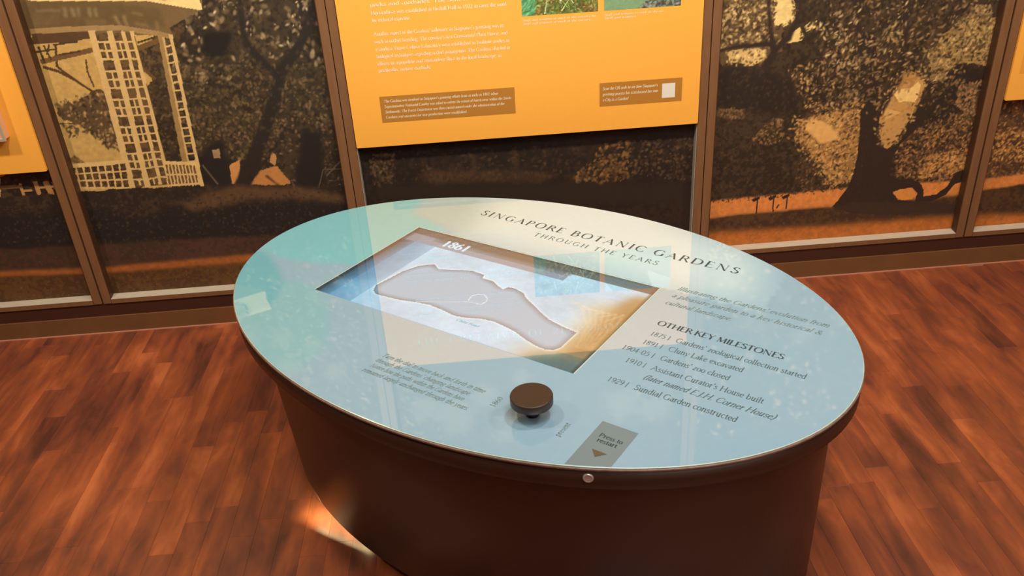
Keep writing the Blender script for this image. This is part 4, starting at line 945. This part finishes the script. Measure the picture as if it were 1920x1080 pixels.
for k in range(7):
    SC.line([(.12 + .02 * k, .05 - .008 * k), (.17 + .015 * k, .02 + .004 * k), (.215 + .01 * k, -.04), (.235 + .006 * k, -.12)], .003, (226, 214, 178), .002, amp=.004, soft=1, alpha=.5)
SC.C *= (1 + .16 * (SC.nL[..., None] - .5) + .10 * SC.nA[..., None])
# land with pale rim and inner shade
land = [(-0.3201, -0.1429), (-0.3326, -0.1194), (-0.3275, -0.0857), (-0.3215, -0.0316), (-0.3039, 0.0105), (-0.2893, 0.0248), (-0.2728, 0.0369), (-0.2479, 0.0206), (-0.1987, 0.0403), (-0.1671, 0.0538), (-0.1461, 0.0522), (-0.1266, 0.05), (-0.1204, 0.0345), (-0.0877, 0.0335), (-0.0662, 0.0208), (-0.0443, 0.0117), (-0.0389, 0.0265), (-0.0224, 0.0294), (0.0096, 0.0202), (0.029, 0.0019), (0.0594, -0.0153), (0.0948, -0.0369), (0.1266, -0.0539), (0.1678, -0.0648), (0.2076, -0.0705), (0.2076, -0.1023), (0.2078, -0.138), (0.1993, -0.1545), (0.1825, -0.1615), (0.158, -0.1586), (0.1243, -0.1485), (0.086, -0.1326), (0.0528, -0.1256), (0.0201, -0.1202), (-0.0131, -0.1253), (-0.048, -0.1391), (-0.0752, -0.1433), (-0.1155, -0.1354), (-0.1547, -0.1318), (-0.1907, -0.1372), (-0.2311, -0.1477), (-0.2699, -0.1513), (-0.3017, -0.1538)]
SC.fill([(-.47, -.15), (-.40, -.125), (-.34, -.09), (-.30, .03), (-.27, .06), (-.33, .12), (-.30, -.2)], (150, 200, 222), soft=6, alpha=.35)
r_ = SC.pip(land)
sl, m0 = r_
glow = blur(m0, 2); inner = blur(m0, 7)
lum = SC.C[sl]
edge = np.clip(glow * 2.2, 0, 1)[..., None] * .75
lum = lum * (1 - edge) + np.array((226, 240, 244.)) * edge
shade = np.clip((inner - .45) * 2.0, 0, 1)[..., None]
base = np.array((98, 122, 136.)) * (1 - shade) + np.array((146, 180, 200.)) * shade
mm = m0[..., None]
SC.C[sl] = lum * (1 - mm) + base * mm
loop = [(-0.0858, -0.0717), (-0.0912, -0.0517), (-0.0849, -0.0367), (-0.0688, -0.0309), (-0.0517, -0.0418), (-0.0452, -0.0553), (-0.0479, -0.0708), (-0.0603, -0.0748)]
SC.line(loop[:8], .0022, (214, 226, 232)); SC.line([(-0.1923, -0.1352), (-0.1347, -0.1068), (-0.0917, -0.0806), (-0.0596, -0.0716)], .002, (196, 208, 216))
SC.line([(-.42, .15), (-.36, -.10)], .003, (150, 190, 204), alpha=.3, soft=2)
# darker heading strip with its step
SC.fill([(SX0 - .1, .155), (SX1 + .1, .155), (SX1 + .1, SY1 + .1), (SX0 - .1, SY1 + .1)], (78, 82, 84), alpha=.92)
SC.fill([(SX0 - .1, .117), (.060, .117), (.060, .16), (SX0 - .1, .16)], (128, 136, 150), alpha=.85)
SC.fill([(-.36, .145), (.060, .145), (.060, SY1 + .1), (-.36, SY1 + .1)], (78, 84, 84), soft=6, alpha=.8)
SC.fill([(.07, .165), (SX1 + .1, .165), (SX1 + .1, SY1 + .1), (.07, SY1 + .1)], (64, 84, 94), soft=2, alpha=.9)
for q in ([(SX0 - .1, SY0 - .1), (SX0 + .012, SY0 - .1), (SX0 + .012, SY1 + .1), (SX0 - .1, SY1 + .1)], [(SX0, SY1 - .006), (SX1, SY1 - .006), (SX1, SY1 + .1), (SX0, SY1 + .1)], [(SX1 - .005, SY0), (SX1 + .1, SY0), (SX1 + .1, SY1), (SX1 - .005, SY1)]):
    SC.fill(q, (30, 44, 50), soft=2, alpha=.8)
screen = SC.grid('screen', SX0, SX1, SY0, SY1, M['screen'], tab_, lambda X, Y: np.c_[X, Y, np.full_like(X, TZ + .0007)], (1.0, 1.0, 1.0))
def ontable(X, Y): return (X, Y, TZ + .0006)
def onscreen(X, Y): return (X, Y, TZ + .0011)
lettering('year_text', '1861', -.328, -.243, .130, .032, M['screen_white'], screen, onscreen, 7, 17)
lettering('road_text', 'Cluny Road', -.058, .004, -.158, .008, M['screen_grey'], screen, onscreen, 6, 9, italic=.3)
# thin bright line around the screen opening
for q in (((SX0 - .0025, SX0), (SY0, SY1)), ((SX1, SX1 + .0025), (SY0, SY1)), ((SX0, SX1), (SY1, SY1 + .0025))):
    (a, b_), (c, d) = q
    mesh_np('screen_surround', [(a, c, TZ + .0005), (b_, c, TZ + .0005), (b_, d, TZ + .0005), (a, d, TZ + .0005)], [(0, 1, 2, 3)], M['glass_edge'], tab_)

T = lambda t_, x0, x1, y, cap, mt='ink', it=0.0, tr=None, th=(3.5, 11), nm='text_line': lettering(nm, t_, x0, x1, y, cap, M[mt], glass, ontable, th[0], th[1], italic=it, track=tr)
words('title_word', 'SINGAPORE BOTANIC GARDENS', -.352, .410, .343, .030, M['ink'], glass, ontable, 3, 12)
words('title_word', 'THROUGH THE YEARS', -.142, .222, .295, .0195, M['ink_mid'], glass, ontable, 4, 10)
T("Illustrating the Gardens' evolution from", .316, .664, .205, .0165, 'ink_soft', .28)
T("a pleasure garden to a key historical &", .318, .660, .169, .0165, 'ink_soft', .28)
T('cultural landscape.', .318, .476, .133, .0165, 'ink_soft', .28)
words('title_word', 'OTHER KEY MILESTONES', .342, .621, .042, .0185, M['ink'], glass, ontable, 4, 14)
for yr, x0y, t_, xe, y_, mt, it in (('1875 |', .347, "Gardens' zoological collection started", .680, -.003, 'ink', 0), ('1891 |', .347, 'Cluny Lake excavated', .567, -.040, 'ink', 0), ('1904-05 |', .3185, "Gardens' zoo closed", .554, -.079, 'ink', 0),
                           ('1910 |', .347, "Assistant Curator's House built", .636, -.119, 'ink', 0), (None, 0, '(later named E.J.H. Corner House)', .670, -.156, 'ink', .28), ('1929 |', .347, 'Sundial Garden constructed', .614, -.196, 'ink', 0)):
    if yr: T(yr, x0y, .392, y_, .0155, 'ink_mid', th=(4, 9))
    T(t_, .406, xe, y_, .0165, 'ink_mid', it, th=(4, 10))
for k, (t_, x0_, xe) in enumerate((("Turn the dial to move back and forth in time", -.109, .158), ("through the Gardens' changing landscape.", -.109, .139), ("Notice how the paths within the Gardens have", -.106, .137), ("remained largely unchanged through the years.", -.109, .164))):
    T(t_, x0_, xe, -.352 - .0205 * k, .0125, 'ink_soft', .28, th=(5, 10))
def rot90(px, py): return lambda X, Y: (px - Y, py + X, TZ + .0006)
lettering('tick_text', '1860', 0, .034, 0, .011, M['ink_soft'], glass, rot90(.203, -.380), 6, 10)
lettering('tick_text', 'present', 0, .043, 0, .011, M['ink_soft'], glass, rot90(.357, -.393), 6, 10)
# press-to-restart strip runs out over the rim edge of the tabletop face
def yrim(x): return -.5280 * math.sqrt(1 - (x / .7760) ** 2)
xs_ = np.linspace(.4030, .4765, 8)
V = [(x, -.313, TZ + .0005) for x in xs_] + [(x, yrim(x), TZ + .0005) for x in xs_]
F = [(k, 8 + k, 9 + k, k + 1) for k in range(7)]
lab = mesh_np('restart_label', V, F, M['grey_label'], tab_)
def onlab(X, Y): return (X, Y, TZ + .0009)
lettering('label_text', 'Press to', .4175, .4645, -.3555, .0105, M['ink'], lab, onlab, 5, 11)
lettering('label_text', 'restart', .4205, .4600, -.3695, .0105, M['ink'], lab, onlab, 5, 11)
mesh_np('arrow', [(.4245, -.392, TZ + .0009), (.4545, -.392, TZ + .0009), (.4395, -.409, TZ + .0009)], [(0, 2, 1)], M['tri'], lab)

# dial
kn = empty('dial'); kn.parent = tab_; kn.location = (.279, -.361, TZ)
def lathe(name, prof, mat, parent, n_=64):
    rings = [[(r * math.cos(2 * math.pi * k / n_), r * math.sin(2 * math.pi * k / n_), z) for k in range(n_)] for r, z in prof]
    return loft(name, rings, mat, parent)
lathe('dial_stem', [(.013, .0008), (.013, .008), (.010, .010), (.010, .018)], M['stem'], kn, 40)
lathe('dial_cap', [(.011, .0155), (.017, .016), (.024, .018), (.0385, .0275), (.0405, .029), (.0405, .0435), (.0398, .0450), (.0385, .0458), (.036, .0456)], M['knob'], kn, 72)
# steel restart button on the band
ang = None
bxl = .4415
byl = -.530 * math.sqrt(1 - (bxl / .778) ** 2)
nrm = Vector((bxl / .778 ** 2, byl / .530 ** 2, 0)).normalized()
bt = lathe('restart_button', [(.0098, -.002), (.0098, .0016), (.0088, .0030), (.0068, .0034), (.0062, .0026)], M['steel'], tab_, 32)
bt.location = (bxl, byl, .5855)
bt.rotation_euler = nrm.to_track_quat('Z', 'Y').to_euler()

# unseen light added under the drum to make the pale patch on the boards
ls = area('floor_patch_light', (-.33, -1.185, .050), (-.47, -1.16, 0.0), 0.42, 2.0, (1.0, 0.92, 0.48), 0.02)
ls.rotation_euler = Matrix(((.83, .35, -.43), (-.55, .53, -.64), (0, .77, .64))).to_euler()
